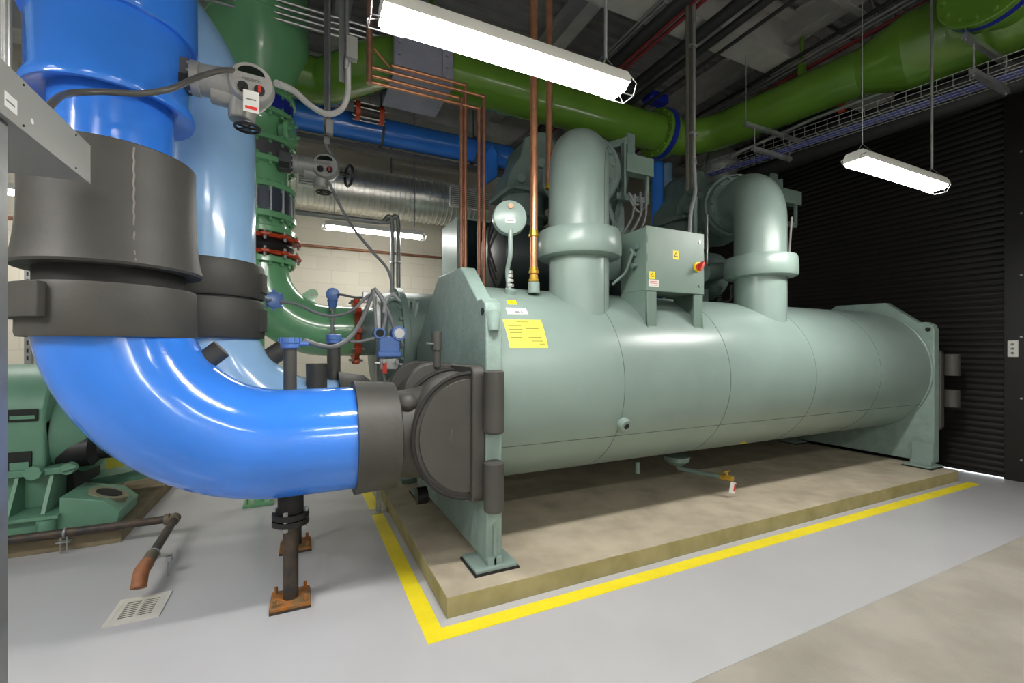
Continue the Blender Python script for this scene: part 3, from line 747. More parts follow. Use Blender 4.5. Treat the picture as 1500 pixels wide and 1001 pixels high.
# side flange bolted port
q = V((XG+0.2,YG-0.12,3.62)); d_ = V((0.9,-0.35,0)).normalized()
mb = MB().lathe(q, d_, [(0,0.09),(0.06,0.09),(0.06,0.12),(0.10,0.12),(0.105,0.11)], 20); po = mb.build('side_port', 'green', gp)
MB().bolts(q, d_, 0.1, 6, 0.014, 0.05, 0.135).build('bolt', 'green', po)
# orange ring flange before the condenser
fo = MB().lathe((0.50,YG,ZG), X, [(0,0.25),(0,0.30),(0.01,0.315),(0.05,0.315),(0.06,0.30),(0.07,0.25)], 48).build('orange_ring', 'orange', gp)
for i in range(10):
    a = 2*PI*i/10; MB().box((0.535,YG+0.325*math.cos(a),ZG+0.325*math.sin(a)), (0.055,0.07,0.06), Matrix.Rotation(a,3,'X')).build('ring_lug', 'orange', fo, bevel=0.006)
MB().bolts((0.535,YG,ZG), X, 0.325, 10, 0.014, -0.06, 0.06).build('bolt', 'steel', fo)
# lifting lug on the bend
q = at(457,431,y=YG-0.05); pl = []
lug = MB()
d_ = V((0.62,0,0.78)); s_ = V((0.78,0,-0.62)); base = at(447,443,y=YG)
ol = [base-s_*0.085, base+s_*0.085]+[base+d_*0.11+(s_*math.cos(a)+d_*math.sin(a))*0.055 for a in [PI*i/8 for i in range(9)]]
n_ = len(ol)
lug.add([p_+V((0,0.012,0)) for p_ in ol]+[p_-V((0,0.012,0)) for p_ in ol], [tuple(range(n_)), tuple(range(2*n_-1,n_-1,-1))]+[(i,(i+1)%n_,n_+(i+1)%n_,n_+i) for i in range(n_)])
lg_ = lug.build('lifting_lug', 'green', gp)
q = base+d_*0.11; MB().cyl(q+V((0,0.014,0)), q-V((0,0.014,0)), 0.018, n=16).build('lug_hole', 'cmu', lg_)  # hole disc painted in pale block colour to stand for a white highlight
# green support under bend
st = thing('pipe_stand', 'green bolted pipe stand under the green pipe bend', 'pipe stand', (XG,4.95,0))
MB().cyl((XG,YG,0.03),(XG,YG,1.62),0.045,n=20).build('post', 'green', st)
MB().bb(XG-0.13,XG+0.13,YG-0.12,YG+0.12,0.0,0.03).build('base_plate', 'green', st, bevel=0.003)
mb = MB()
for i in (-1,1):
    for j in (-1,1): mb.cyl((XG+i*0.1,YG+j*0.09,0.03),(XG+i*0.1,YG+j*0.09,0.075),0.011,n=8)
mb.build('anchor_bolt', 'green', st)

# ================================================================== PIPE STANDS (black)
def stand(x_, y_, label, zt):
    t_ = thing('pipe_stand', label, 'pipe stand', (x_,y_,0), None)
    MB().cyl((x_,y_,0.03),(x_,y_,zt-0.12),0.042,n=24).build('post', 'blackpipe', t_)
    MB().lathe((x_,y_,zt-0.13), Z, [(0,0.075),(0,0.1),(0.032,0.1),(0.032,0.085),(0.04,0.085),(0.04,0.1),(0.072,0.1),(0.072,0.06)], 32).build('flange', 'black', t_)
    MB().bolts((x_,y_,zt-0.13), Z, 0.085, 4, 0.014, -0.02, 0.095, ph=0.3).build('bolt', 'steel', t_)
    MB().cyl((x_,y_,zt-0.06),(x_,y_,ZP-RP+0.03),0.07,n=28).build('foam_sleeve', 'foam_dark', t_)
    MB().bb(x_-0.105,x_+0.105,y_-0.105,y_+0.105,0.012,0.032).build('base_plate', 'rust', t_, bevel=0.003)
    MB().bb(x_-0.108,x_+0.108,y_-0.108,y_+0.108,0.0,0.012).build('grout_pad', 'blackpipe', t_)
    mb = MB()
    for i in (-1,1):
        for j in (-1,1): mb.cyl((x_+i*0.08,y_+j*0.08,0.03),(x_+i*0.08,y_+j*0.08,0.07),0.01,n=8)
    mb.build('anchor_bolt', 'rust', t_)
stand(-0.05, YB, 'black pipe stand on a rusty plate under the bright blue pipe', 0.60)
stand(-0.03, Y2-0.05, 'black pipe stand on a rusty plate under the pale blue pipe', 0.60)

# ================================================================== VALVE ACTUATORS
def actuator(c, s, label, d_axis, face, body_m='cast'):
    """c: centre of head; d_axis: unit vector from valve to head; face: unit vector the round cover looks to"""
    t_ = thing('valve_actuator', label, 'valve actuator', c)
    d = V(d_axis).normalized(); f = V(face).normalized(); u = V((0,0,1)); side = f.cross(u).normalized()
    gb = MB().cyl(c-d*0.26*s, c-d*0.05*s, 0.085*s, 0.10*s, n=20); gb.cyl(c-d*0.20*s-Z*0.06*s, c-d*0.06*s-Z*0.075*s, 0.062*s, n=16)
    gb.cyl(c-d*0.30*s, c-d*0.255*s, 0.095*s, n=20)
    g_ = gb.build('gearbox', body_m, t_, bevel=0.004)
    MB().bolts(c-d*0.30*s, d, 0.08*s, 8, 0.008*s, -0.012*s, 0.05*s).build('bolt', 'steel', g_)
    mb = MB().box(c-d*0.36*s, (0.12*s,0.12*s,0.16*s), math.atan2(d.y,d.x)); mb.build('mounting_yoke', 'greydark', t_, bevel=0.006)
    MB().box(c-d*0.36*s+f*0.061*s-Z*0.045*s, (0.09*s,0.01*s,0.06*s), math.atan2(d.y,d.x)).build('yoke_slot', 'slot', t_)
    hd_ = MB().lathe(c-f*0.10*s, f, [(0,0.07*s),(0.01*s,0.095*s),(0.10*s,0.105*s),(0.12*s,0.125*s),(0.135*s,0.128*s),(0.15*s,0.125*s),(0.19*s,0.12*s),(0.205*s,0.11*s)], 40).build('motor_head', body_m, t_)
    lo_ = MB().sweep([c-Z*0.02*s+side*0.04*s, c-Z*0.20*s+side*0.05*s], [0.085*s,0.07*s], 20).build('terminal_bell', body_m, t_, bevel=0.008)
    fc = c+f*0.106*s
    # half-moon display window
    pl_ = [fc+f*0.003*s+side*(0.07*s*math.cos(a))+u*(0.045*s+0.045*s*math.sin(a)) for a in [PI*i/14 for i in range(15)]]
    n_ = len(pl_)
    MB().add(pl_+[p_-f*0.01*s for p_ in pl_], [tuple(range(n_)), tuple(range(2*n_-1,n_-1,-1))]+[(i,(i+1)%n_,n_+(i+1)%n_,n_+i) for i in range(n_)]).build('display_window', 'glass', hd_)
    for sg_, m_ in ((1,'black'),(-1,'starred')):
        k0 = fc+side*0.042*s*(-sg_)*-1-u*0.045*s
        kn = MB().cyl(k0, k0+f*0.02*s, 0.028*s, n=20).build('selector_knob', 'black', hd_)
        MB().box(k0+f*0.028*s, (0.014*s,0.012*s,0.04*s), math.atan2(f.y,f.x)+PI/2).build('knob_grip', m_, kn)
    text_part('lettering', 'rotork', 0.036*s, fc+f*0.004*s+u*0.012*s, side*-1 if side.dot(V((CA,-SA,0))) < 0 else side, u, 'inkgrey', hd_)
    # hand wheel below
    w0 = c-Z*0.24*s-d*0.02*s+f*0.02*s
    hw = MB().torus(w0, Z, 0.066*s, 0.009*s, 28, 8); hw.cyl(w0-Z*0.01*s, w0+Z*0.02*s, 0.02*s, n=12)
    for i in range(5):
        a = 2*PI*i/5; hw.sweep([w0, w0+V((0.062*s*math.cos(a),0.062*s*math.sin(a),0))], 0.007*s, 6)
    hw_ = hw.build('hand_wheel', 'black', t_)
    MB().cyl(w0, w0+Z*0.12*s, 0.02*s, n=12).build('wheel_shaft', body_m, hw_)
    return t_, fc, side, u, f
c = at(368,133, y=2.88)
face = V((-c.x*1.0,-c.y,0)).normalized(); 
act, fc, side, u, f = actuator(c, 0.92, 'large silver valve actuator with black hand wheel on the bright blue pipe', X, face)
q = fc+f*0.035-u*0.125
tgm = MB().box(q, (0.075,0.003,0.115), math.atan2(f.y,f.x)+PI/2+0.0).build('paper_tag', 'white', act)
MB().box(q+f*0.003-u*0.035, (0.055,0.002,0.016), math.atan2(f.y,f.x)+PI/2).build('tag_print', 'inkred', tgm)
MB().box(q+f*0.003+u*0.01, (0.045,0.002,0.006), math.atan2(f.y,f.x)+PI/2).build('tag_print', 'inkgrey', tgm)
MB().sweep([q+u*0.055, fc-u*0.05+f*0.02], 0.0015, 6).build('tag_string', 'white', tgm)
# second actuator at the green stack
c2 = at(478,248, y=4.78)
act2, fc2, s2_, u2_, f2_ = actuator(c2, 1.0, 'grey valve actuator with oval wheel beside the green flanges', X, V((-0.15,-1,0.0)))
mb = MB().cyl(c2-X*0.46, c2-X*0.30, 0.03, n=12); mb.build('valve_stem', 'steel', act2)
mb = MB().torus(at(511,258,y=4.78), V((1,0.3,0)), 0.10, 0.014, 28, 8); mb.cyl(at(498,254,y=4.78), at(511,258,y=4.78), 0.02, n=12)
mb.build('oval_wheel', 'black', act2)

# ================================================================== CABLES
def cable(name, label, pts, r=0.012, m='flex', group=None, k=10):
    return solo(MB().sweep(spline(pts, k), r, 10), name, label, 'conduit', m, group)
cable('flexible_conduit', 'dark flexible conduit looping across the bright blue pipe from the grey panel', [at(66,168,y=2.18), at(78,150,y=2.25), at(100,137,y=2.4), at(150,134.5,y=2.50), at(205,137,y=2.52), at(250,130,y=2.55), at(290,113,y=2.65), at(325,103,y=2.72), at(345,103,y=2.80)], 0.013, mat('dark_flex',(86,84,80),0.35))
cable('flexible_conduit', 'pale flexible conduit sagging between the large actuator and the ceiling strut', [at(405,122,y=2.95), at(430,133,y=3.1), at(455,155,y=3.25), at(480,167,y=3.35), at(500,160,y=3.4), at(509,140,y=3.4), at(510,118,y=3.4), at(510,92,y=3.4)], 0.020, mat('pale_flex',(176,176,172),0.4))
cable('flexible_conduit', 'long dark conduit running from the grey actuator down to the transmitters', [at(482,268,y=4.7), at(500,305,y=4.7), at(520,338,y=4.65), at(545,368,y=4.6), at(566,392,y=4.55), at(574,415,y=4.5), at(574,432,y=4.5)], 0.014, 'flex')
cable('flexible_conduit', 'short conduit from the hanging strut box into the grey actuator', [at(478,202,y=4.75), at(478,215,y=4.75), at(484,225,y=4.75), at(490,236,y=4.75)], 0.018, 'flex')

# ================================================================== INSTRUMENT STAND + TRANSMITTERS
ys = 4.25
b0 = at(556,752,y=ys); xs = 0.655
stn = thing('instrument_stand', 'galvanised strut stand with conduit box rising beside the chiller pad', 'stand', (xs,ys,0))
MB().bb(xs-0.02,xs+0.02,ys-0.02,ys+0.02,0.0,2.02).build('strut', 'steel', stn, bevel=0.002)
MB().bb(xs-0.07,xs+0.07,ys-0.06,ys+0.06,0.0,0.012).build('base_plate', 'steel', stn)
q = at(548,432,y=ys); MB().box(at(537,436,y=ys), (0.07,0.05,0.10)).build('junction_box', 'steel', stn, bevel=0.004)
MB().bb(at(537,436,y=ys).x,xs,ys-0.01,ys+0.01,q.z-0.02,q.z+0.02).build('box_arm', 'steel', stn)
def trans(px, py, yy, label):
    q = at(px, py, y=yy)
    t_ = thing('pressure_transmitter', label, 'transmitter', q)
    for sgn, m_ in ((-0.095,'slot'),(0.07,'whitepaint')):
        c_ = q+V((sgn,0,0.05)); r_ = 0.05 if sgn < 0 else 0.065
        h_ = MB().lathe(c_+V((0,0.08,0)), Y*-1, [(0,r_*0.8),(0.02,r_),(0.13,r_),(0.15,r_*0.96)], 28).build('housing', 'meterblue', t_)
        MB().cyl(c_+V((0,-0.069,0)), c_+V((0,-0.0745,0)), r_*0.68, n=24).build('dial_face', m_, h_)
    mb = MB().box(q+V((-0.01,0.0,-0.05)), (0.18,0.11,0.14)); mb.box(q+V((-0.01,0,-0.135)), (0.20,0.12,0.05)); mb.build('sensor_body', 'meterblue', t_, bevel=0.012)
    mf = MB().box(q+V((-0.01,0,-0.22)), (0.15,0.06,0.09))
    for dx in (-0.06,0.05): mf.cyl(q+V((dx,-0.03,-0.20)), q+V((dx,-0.07,-0.20)), 0.016, n=10); mf.cyl(q+V((dx,0,-0.14)), q+V((dx,0,-0.20)), 0.02, n=8)
    mf.cyl(q+V((-0.13,0,-0.21)), q+V((0.13,0,-0.23)), 0.012, n=8)
    mfo = mf.build('manifold', 'steel', t_, bevel=0.002)
    MB().box(q+V((-0.05,-0.035,-0.25)), (0.035,0.02,0.10)).build('red_tag', 'starred', mfo)
    tb = MB()
    for dx in (-0.06,0.05): tb.sweep([q+V((dx,0,-0.26)), q+V((dx+0.02,0,-0.38)), q+V((dx+0.03,0.1,-0.42))], 0.010, 8)
    tb.build('impulse_tube', 'steel', mfo)
    return q
tq = trans(571, 497, 4.0, 'twin-eyed blue pressure transmitter above the black water box')
MB().sweep([(xs,ys,tq.z), (tq.x,ys-0.15,tq.z-0.05), tq+V((0,0.06,-0.03))], 0.015, 8).build('transmitter_arm', 'steel', stn)
# thermowell on the green pipe
q = at(487,432,y=4.72)
t_ = thing('temperature_transmitter', 'small blue transmitter on a tall thermowell before the green pipe', 'transmitter', (q.x,4.75,ZG+0.25))
hd_ = MB().sphere(q, 0.062, 18, (1,0.8,1)); hd_.cyl(q-Z*0.05, q-Z*0.13, 0.05, 0.035, n=16); hd_ = hd_.build('head', 'meterblue', t_)
MB().lathe(q+V((0,-0.03,0)), Y*-1, [(0,0.062),(0.03,0.062),(0.035,0.05)], 24).build('head_cover', 'meterblue', hd_)
zb_ = at(487,492,y=4.72).z
mb = MB().cyl(q-Z*0.12, V((q.x,q.y,zb_)), 0.013, n=10)
for i in range(7): zz = q.z-0.14-i*0.045; mb.cyl((q.x,q.y,zz),(q.x,q.y,zz-0.02),0.026-0.004*(i%2), n=6)
mb.build('thermowell', 'steel', t_)
MB().cyl(V((q.x,q.y,zb_-0.02)), V((q.x,q.y+0.1,zb_-0.12)), 0.022, n=10).build('well_base', 'green', t_)
q = at(401,440,y=4.35)
t_ = thing('cable_gland_head', 'spiky round blue instrument head beside the rear foam bands', 'transmitter', q)
mb = MB().lathe(q, V((0.3,-1,0.1)), [(-0.03,0.05),(0,0.072),(0.03,0.072),(0.035,0.06)], 20); mb.build('head', 'meterblue', t_)
mb = MB()
for i in range(8):
    a = 2*PI*i/8; mb.box(q+V((0.075*math.cos(a),0,0.075*math.sin(a))), (0.035,0.03,0.02), Matrix.Rotation(-a,3,'Y'))
mb.build('cap_ribs', 'meterblue', t_); MB().sweep([q+V((-0.02,0.02,0)), V((X2+0.33,Y2+0.12,q.z-0.02))], 0.016, 8).build('stem', 'steel', t_)
cable('flexible_conduit', 'grey conduit sagging from the spiky blue head towards the strut stand', [at(410,442,y=4.33), at(435,446,y=4.3), at(465,459,y=4.25), at(490,463,y=4.22), at(515,455,y=4.2), at(530,442,y=4.2), at(541,432,y=4.22)], 0.014)
cable('flexible_conduit', 'short straight conduit from the thermowell head to the stand box', [at(492,433,y=4.70), at(500,432,y=4.6), at(520,436,y=4.4), at(533,436,y=4.25)], 0.012)
cable('flexible_conduit', 'grey conduit swooping up from the front blue transmitter to the stand', [at(447,500,y=2.95), at(470,507,y=3.1), at(490,508,y=3.3), at(510,497,y=3.5), at(527,475,y=3.8), at(538,450,y=4.0), at(548,425,y=4.2)], 0.017)
cable('flexible_conduit', 'short grey conduit between the second blue head and the twin transmitter', [at(500,499,y=3.8), at(525,501,y=3.85), at(548,496,y=3.95)], 0.013)
for i, (pp, lab) in enumerate((
  ([(548,422),(560,440),(572,465),(580,492),(590,510)], 'rightmost grey conduit looping down past the twin transmitter'),
  ([(546,424),(549,450),(551,490)], 'grey conduit dropping straight down beside the stand strut'),
  ([(550,424),(561,440),(565,462),(560,487)], 'grey conduit curving in front of the stand to the left dial'),
  ([(584,440),(576,432),(566,440),(562,458)], 'small looped conduit beside the condenser head'))):
    cable('flexible_conduit', lab, [at(a, b, y=4.12) for a, b in pp], 0.015, mat('conduit_grey%d' % i, (128+i*8,130+i*8,132+i*8), 0.4))

# ================================================================== WALL CONDUITS (rear)
for px, lab in ((574.5,'left one of two vertical conduits before the rear wall'), (583.5,'right one of two vertical conduits before the rear wall')):
    yy = 5.95
    top = at(px, 314, y=yy); le = at(432, 303+ (2 if px < 580 else -3), y=yy)
    pts = fillet([V((top.x-2.0,yy,top.z-0.13)), V((top.x-0.12,yy,top.z-0.13)), V((top.x-0.02,yy,top.z+0.02)), V((top.x,yy,top.z-0.15)), V((top.x,yy,0.25))], [0.1,0.03,0.05], 6)
    s_ = solo(MB().sweep(pts, 0.028, 12), 'wall_conduit', lab, 'conduit', 'zinc')
    mb = MB().torus(at(px,385,y=yy), Z, 0.03, 0.01, 16, 6); mb.build('coupling', 'steel', s_)
a = at(445,359,y=7.15); b = at(655,377,y=7.15)
solo(MB().cyl((-3.5,7.16,a.z), (6.0,7.16,a.z), 0.02, n=10), 'wall_pipe', 'thin brown pipe running level along the rear block wall', 'pipe', 'copper_old')
a = at(480,205,y=6.9)
# spiral duct
za = at(590,287,y=6.5).z; rd = 0.31
mb = MB(); prof = []; xx = -2.2
while xx < 2.6:
    prof += [(xx,rd),(xx+0.035,rd),(xx+0.042,rd+0.012),(xx+0.055,rd+0.012),(xx+0.062,rd)]; xx += 0.07
dt = thing('spiral_duct', 'shiny spiral air duct with white grilles along the rear wall', 'air duct', (0.5,6.6,za))
MB().lathe((0,6.6,za), X, prof, 40).build('duct', 'chrome', dt, ang=25)
for xx in (-1.0, 1.2): MB().cyl((xx,6.6,za+rd),(xx,6.6,CEIL),0.012,n=8).build('duct_hanger', 'zinc', dt)
for px0, px1, py in ((436,463,272),(659,716,298)):
    a = at(px0,py,y=6.27); b = at(px1,py,y=6.27); zc_ = za+0.02
    gr = MB().bb(a.x,b.x,6.25,6.31,zc_-0.15,zc_+0.15).build('grille', 'whitepaint', dt)
    mb = MB()
    for i in range(9): mb.bb(a.x+0.02,b.x-0.02,6.235,6.25,zc_-0.13+i*0.03,zc_-0.118+i*0.03)
    mb.build('louvre', 'whitepaint', gr)
    MB().bb(a.x+0.015,b.x-0.015,6.244,6.252,zc_-0.135,zc_+0.135).build('grille_recess', 'inkgrey', gr)
# rear blue pipe
zb1 = 4.17; yb1 = 5.6
mbp = thing('overhead_blue_pipe', 'long blue pipe hanging level before the rear wall', 'pipe', (0.8,yb1,zb1))
MB().cyl((-0.1,yb1,zb1),(2.62,yb1,zb1),0.155,n=36).build('jacket', 'blue', mbp)
MB().bb(-0.1,2.6,yb1+0.0,yb1+0.12,zb1-0.24,zb1-0.19).build('support_channel', 'greydark', mbp)
for xx in (0.9,2.1): MB().cyl((xx,yb1,zb1+0.1),(xx,yb1,5.28),0.012,n=8).torus((xx,yb1,zb1), X, 0.165, 0.015, 28, 6).build('hanger', 'greydark', mbp)
p = at(722,245,y=5.3)
vb = MB().prism([(p.x-0.13,p.z-0.27),(p.x-0.13,p.z+0.12),(p.x-0.02,p.z+0.30),(p.x+0.06,p.z+0.18),(p.x+0.06,p.z-0.12)], 'y', 5.25, 5.45)
solo(vb, 'pipe_elbow', 'mitred bright blue pipe piece behind the four copper tubes', 'pipe', 'blue', bevel=0.03, seg=3)
p = at(963,285,y=4.9)
solo(MB().cyl((p.x,4.9,2.2),(p.x,4.9,at(963,238,y=4.9).z),0.085,n=28), 'blue_riser', 'bright blue upright pipe between the two compressors', 'pipe', 'blue', bevel=0.02)
p = at(978,285,y=5.1)
solo(MB().cyl((p.x,5.1,2.2),(p.x,5.1,at(978,240,y=5.1).z),0.075,n=24), 'blue_riser', 'pale blue upright pipe close behind the bright blue riser', 'pipe', 'lightblue', bevel=0.02)
for px, py, lab in ((479,136,'left orange ringed coupling hanging above the rear blue pipe'),(541,166,'right orange ringed coupling hanging above the rear blue pipe')):
    p = at(px,py,y=5.15)
    t_ = thing('expansion_coupling', lab, 'pipe coupling', p)
    MB().lathe(p+V((-0.16,0,0)), X, [(0,0.05),(0,0.075),(0.32,0.075),(0.32,0.05)], 20).build('barrel', 'blackpipe', t_)
    MB().ring(p, X, -0.15, -0.10, 0.06, 0.10, 24).build('orange_ring', 'orange', t_); MB().ring(p, X, 0.10, 0.15, 0.06, 0.10, 24).build('orange_ring', 'orange', t_)
    MB().bolts(p, X, 0.09, 6, 0.008, -0.17, 0.17).build('bolt', 'steel', t_)
    MB().cyl(p+V((0,0,0.07)), V((p.x,p.y,4.6)), 0.008, n=6).build('hanger_rod', 'steel', t_)

# ================================================================== OVERHEAD LEAF GREEN PIPE
zo = 4.33; ro = 0.225
og = thing('overhead_header', 'large leaf-green header pipe curving under the ceiling', 'pipe', (3.5,4.42,zo))
P1 = V((4.84,4.42,zo)); P2 = V((5.16,2.55,zo)); P3 = V((5.30,1.9,zo))
dd = (P2-P1).normalized()
pts = fillet([V((-0.36,5.12,zo+0.04)), V((0.22,5.12,zo)), V((0.80,4.42,zo)), P1, P2], [0.25,0.45,0.6], 20)
MB().sweep(pts, ro, 44).build('header', 'olive', og, ang=60)
MB().lathe(P2, dd, [(0,ro),(0.02,ro+0.004),(0.36,0.34),(0.40,0.345)], 48).build('reducer', 'olive', og)
MB().cyl(P2+dd*0.38, P2+dd*1.9, 0.345, n=48).build('large_header', 'olive', og)
# flange pair + blue wafer on branch
q = at(985,195,y=4.33); c_ = V((4.22,4.42,zo))
vf = MB().ring(c_, X, -0.05, 0.0, ro-0.02, 0.30, 48).build('flange', 'olive', og)
MB().ring(c_, X, 0.0, 0.07, ro-0.02, 0.315, 48).build('blue_wafer_valve', 'bluepaint', og)
MB().ring(c_, X, 0.07, 0.12, ro-0.02, 0.30, 48).build('flange', 'olive', og)
MB().bolts(c_, X, 0.27, 14, 0.016, -0.08, 0.15).build('bolt', 'olive', vf)
mb = MB().cyl(c_+V((0.035,0,0.25)), c_+V((0.035,0,0.42)), 0.05, n=16); mb.bb(c_.x-0.2,c_.x+0.12,4.34,4.5,zo+0.38,zo+0.50)
mb.build('valve_operator', 'bluepaint', og, bevel=0.02)
mb = MB()
for qq in (V((3.4,4.42,zo)), P1+dd*1.35, V((1.2,4.42,zo))):
    mb.cyl(qq+V((0,0,ro-0.02)), V((qq.x,qq.y,5.1)), 0.02, n=8); mb.bb(qq.x-0.03,qq.x+0.03,qq.y-0.03,qq.y+0.03,zo+ro-0.02,zo+ro+0.2)
mb.build('hanger', 'olive', og)
# vertical branch with bolted flange at far right
q = V((4.74,1.5,4.30))
fb = og
dax = V((1,0.0,0))
f1 = MB().lathe(q, dax, [(-0.04,0.29),(-0.035,0.295),(0.02,0.295)], 48).build('flange', 'olive', fb)
MB().bolts(q, dax*-1, 0.245, 14, 0.02, 0.0, 0.075).build('bolt', 'olive', f1)
MB().lathe(q, dax, [(0.02,0.2),(0.02,0.29),(0.09,0.29),(0.09,0.2)], 48).build('blue_ring', 'bluepaint', fb)
MB().lathe(q, dax, [(0.09,0.2),(0.09,0.295),(0.14,0.295),(0.15,0.22),(0.62,0.22)], 48).build('neck', 'olive', fb)

a = at(577,60,y=4.10); b = at(664,95,y=4.10)
bx0, bx1 = a.x, b.x
sb = MB().bb(bx0,bx1,4.13,4.71,4.03,4.06); sb.bb(bx0,bx1,4.11,4.13,4.03,4.62); sb.bb(bx0,bx1,4.71,4.73,4.03,4.62)
sb_ = sb.build('support_cradle', 'beamblue', og, bevel=0.004)
for xx in (bx0+0.05, bx1-0.06):
    q_ = MB().bb(xx-0.045,xx+0.045,4.096,4.11,4.04,4.6).build('splice_plate', 'beamblue', sb_)
    MB().cyl((xx,4.4,4.5),(xx,4.4,CEIL-0.3),0.015,n=8).build('hanger_rod', 'steel', sb_)
    for zz in (4.09,4.2,4.31,4.42,4.53): MB().cyl((xx,4.096,zz),(xx,4.08,zz),0.012,n=8).build('bolt', 'steel', q_)
# exhaust stub between: metal cowl under the header
p = at(1055,228,y=4.3)
solo(MB().lathe((p.x,p.y,at(1055,270,y=4.3).z), Z, [(0,0.17),(0.10,0.17),(0.11,0.21),(0.15,0.215),(0.16,0.20),(0.22,0.20),(0.24,0.23),(0.42,0.18),(0.5,0.16)], 32), 'metal_cowl', 'dull steel stepped cowl standing behind the right compressor', 'cowl', 'steel')

# ================================================================== CABLE TRAY
tz = 3.75; ya, yb_ = 0.4, 4.1
def trx(w_, yy): return 4.62+w_+(3.8-yy)*0.2       # the tray runs a little askew of the room
ct = thing('cable_tray', 'wire basket cable tray with blue cables crossing before the black shutter', 'cable tray', (5.0,2.5,tz))
mb = MB(); TW = 0.32
for (ww, zz) in ((0,0),(0.064,0),(0.128,0),(0.192,0),(0.256,0),(TW,0),(0,0.05),(TW,0.05),(0,0.10),(TW,0.10)):
    mb.cyl((trx(ww,ya),ya,tz+zz),(trx(ww,yb_),yb_,tz+zz),0.003,n=6)
yy = ya
while yy < yb_:
    mb.sweep([(trx(0,yy),yy,tz+0.105),(trx(0,yy),yy,tz),(trx(TW,yy),yy,tz),(trx(TW,yy),yy,tz+0.105)], 0.0028, 5); yy += 0.10
mb.build('wire_basket', 'steel', ct)
mbc = mat('blue_cable',(74,80,160),0.45)
for i in range(4): MB().cyl((trx(0.17+i*0.035,ya),ya,tz+0.014),(trx(0.17+i*0.035,yb_),yb_,tz+0.014),0.012,n=8).build('blue_cable', mbc, ct)
for yy in (3.28, 1.62):
    x0_ = trx(0,yy); x1_ = trx(TW,yy)
    mb = MB().bb(x0_-0.22,x1_+0.12,yy-0.02,yy+0.02,tz-0.045,tz-0.005); mb.bb(x0_-0.35,x1_+0.3,yy-0.02,yy+0.02,tz+0.20,tz+0.24); mb.cyl((x0_-0.19,yy,tz-0.06),(x0_-0.19,yy,tz+0.25),0.006,n=6); mb.cyl((x1_+0.1,yy,tz-0.06),(x1_+0.1,yy,tz+0.23),0.006,n=6)
    tr = mb.build('trapeze', 'steel', ct)
    MB().cyl((x0_-0.33,yy,tz+0.18),(x0_-0.33,yy,CEIL),0.005,n=6).build('threaded_rod', 'steel', tr)

# ================================================================== CEILING SERVICES (run along y)
def yrun(px0, py0, z_, r, m, name, label, cat='pipe', y0=-1.0, y1=7.1, group=None):
    q = at(px0, py0, z=z_)
    return solo(MB().cyl((q.x,y0,z_),(q.x,y1,z_),r,n=14), name, label, cat, m, group)
yrun(985,30,4.69,0.02,'steel','ceiling_conduit','thin bright conduit left of the red pipes under the ceiling','conduit')
yrun(970,28,4.65,0.06,'duct_dark','insulated_pipe','dark insulated pipe just left of the bright ceiling conduit')
yrun(960,52,4.62,0.018,'redpipe','sprinkler_pipe','upper of two thin red ceiling pipes','pipe')
yrun(968,55,4.65,0.02,'redpipe','sprinkler_pipe','lower of two thin red ceiling pipes','pipe')
yrun(985,82,4.64,0.058,'duct_dark','insulated_pipe','black insulated pipe right of the red ceiling pipes')
yrun(975,112,4.60,0.04,'duct_dark','insulated_pipe','slim black pipe lowest under the ceiling near the leaf-green header')
yrun(985,126,4.60,0.018,'duct_dark','ceiling_conduit','thin black conduit beneath the black ceiling pipes','conduit')
yrun(930,38,4.69,0.012,'zinc','ceiling_conduit','left one of two thin grey ceiling conduits above the big lamp','conduit')
yrun(935,40,4.69,0.012,'zinc','ceiling_conduit','right one of two thin grey ceiling conduits above the big lamp','conduit')
yrun(1190,70,4.69,0.02,'black','ceiling_conduit','thin black pipe crossing above the straight green header','conduit')
yrun(1290,40,4.69,0.02,'redpipe','sprinkler_pipe','red pipe high above the right hand lamp','pipe')
yrun(1245,48,4.69,0.015,'zinc','ceiling_conduit','grey ceiling conduit at upper right, first of the bundle','conduit')
yrun(1262,45,4.69,0.015,'zinc','ceiling_conduit','grey ceiling conduit at upper right, second of the bundle','conduit')
yrun(1310,50,4.68,0.03,'zinc','ceiling_conduit','thickest pale conduit above the green reducer','conduit')
yrun(1330,20,4.69,0.012,'steel','ceiling_conduit','bright thin conduit beside the thickest pale conduit','conduit')
# pipes under the header at right
for (px,py,zz,r_,dx_,m_,lab) in ((1200,178,4.1,0.022,-0.12,'steel','bright thin pipe running just below the straight green header'),(1212,190,4.12,0.06,0.0,'duct_dark','dark pipe below the straight green header'),(1180,215,4.05,0.11,0.2,'duct_dark','thick black duct between green header and cable tray')):
    q = at(px,py,z=zz)
    solo(MB().sweep([(q.x+dx_+0.35,0.5,zz),(q.x+dx_,q.y,zz),(q.x+dx_,6.0,zz)],r_,20), 'service_pipe', lab, 'pipe', m_)
p = at(1228,158,z=4.2); solo(MB().cyl(p, p+V((0.02,-0.06,0)), 0.06, n=16), 'pipe_marker', 'small orange disc on the pipes under the green header', 'pipe marker', 'orange')
p = at(1262,130,z=4.22); a = at(1233,142,z=4.25); b = at(1310,112,z=4.25)
solo(MB().sweep([a,b],0.015,8), 'warning_strip', 'thin yellow strip beneath the green reducer', 'strip', 'caution')
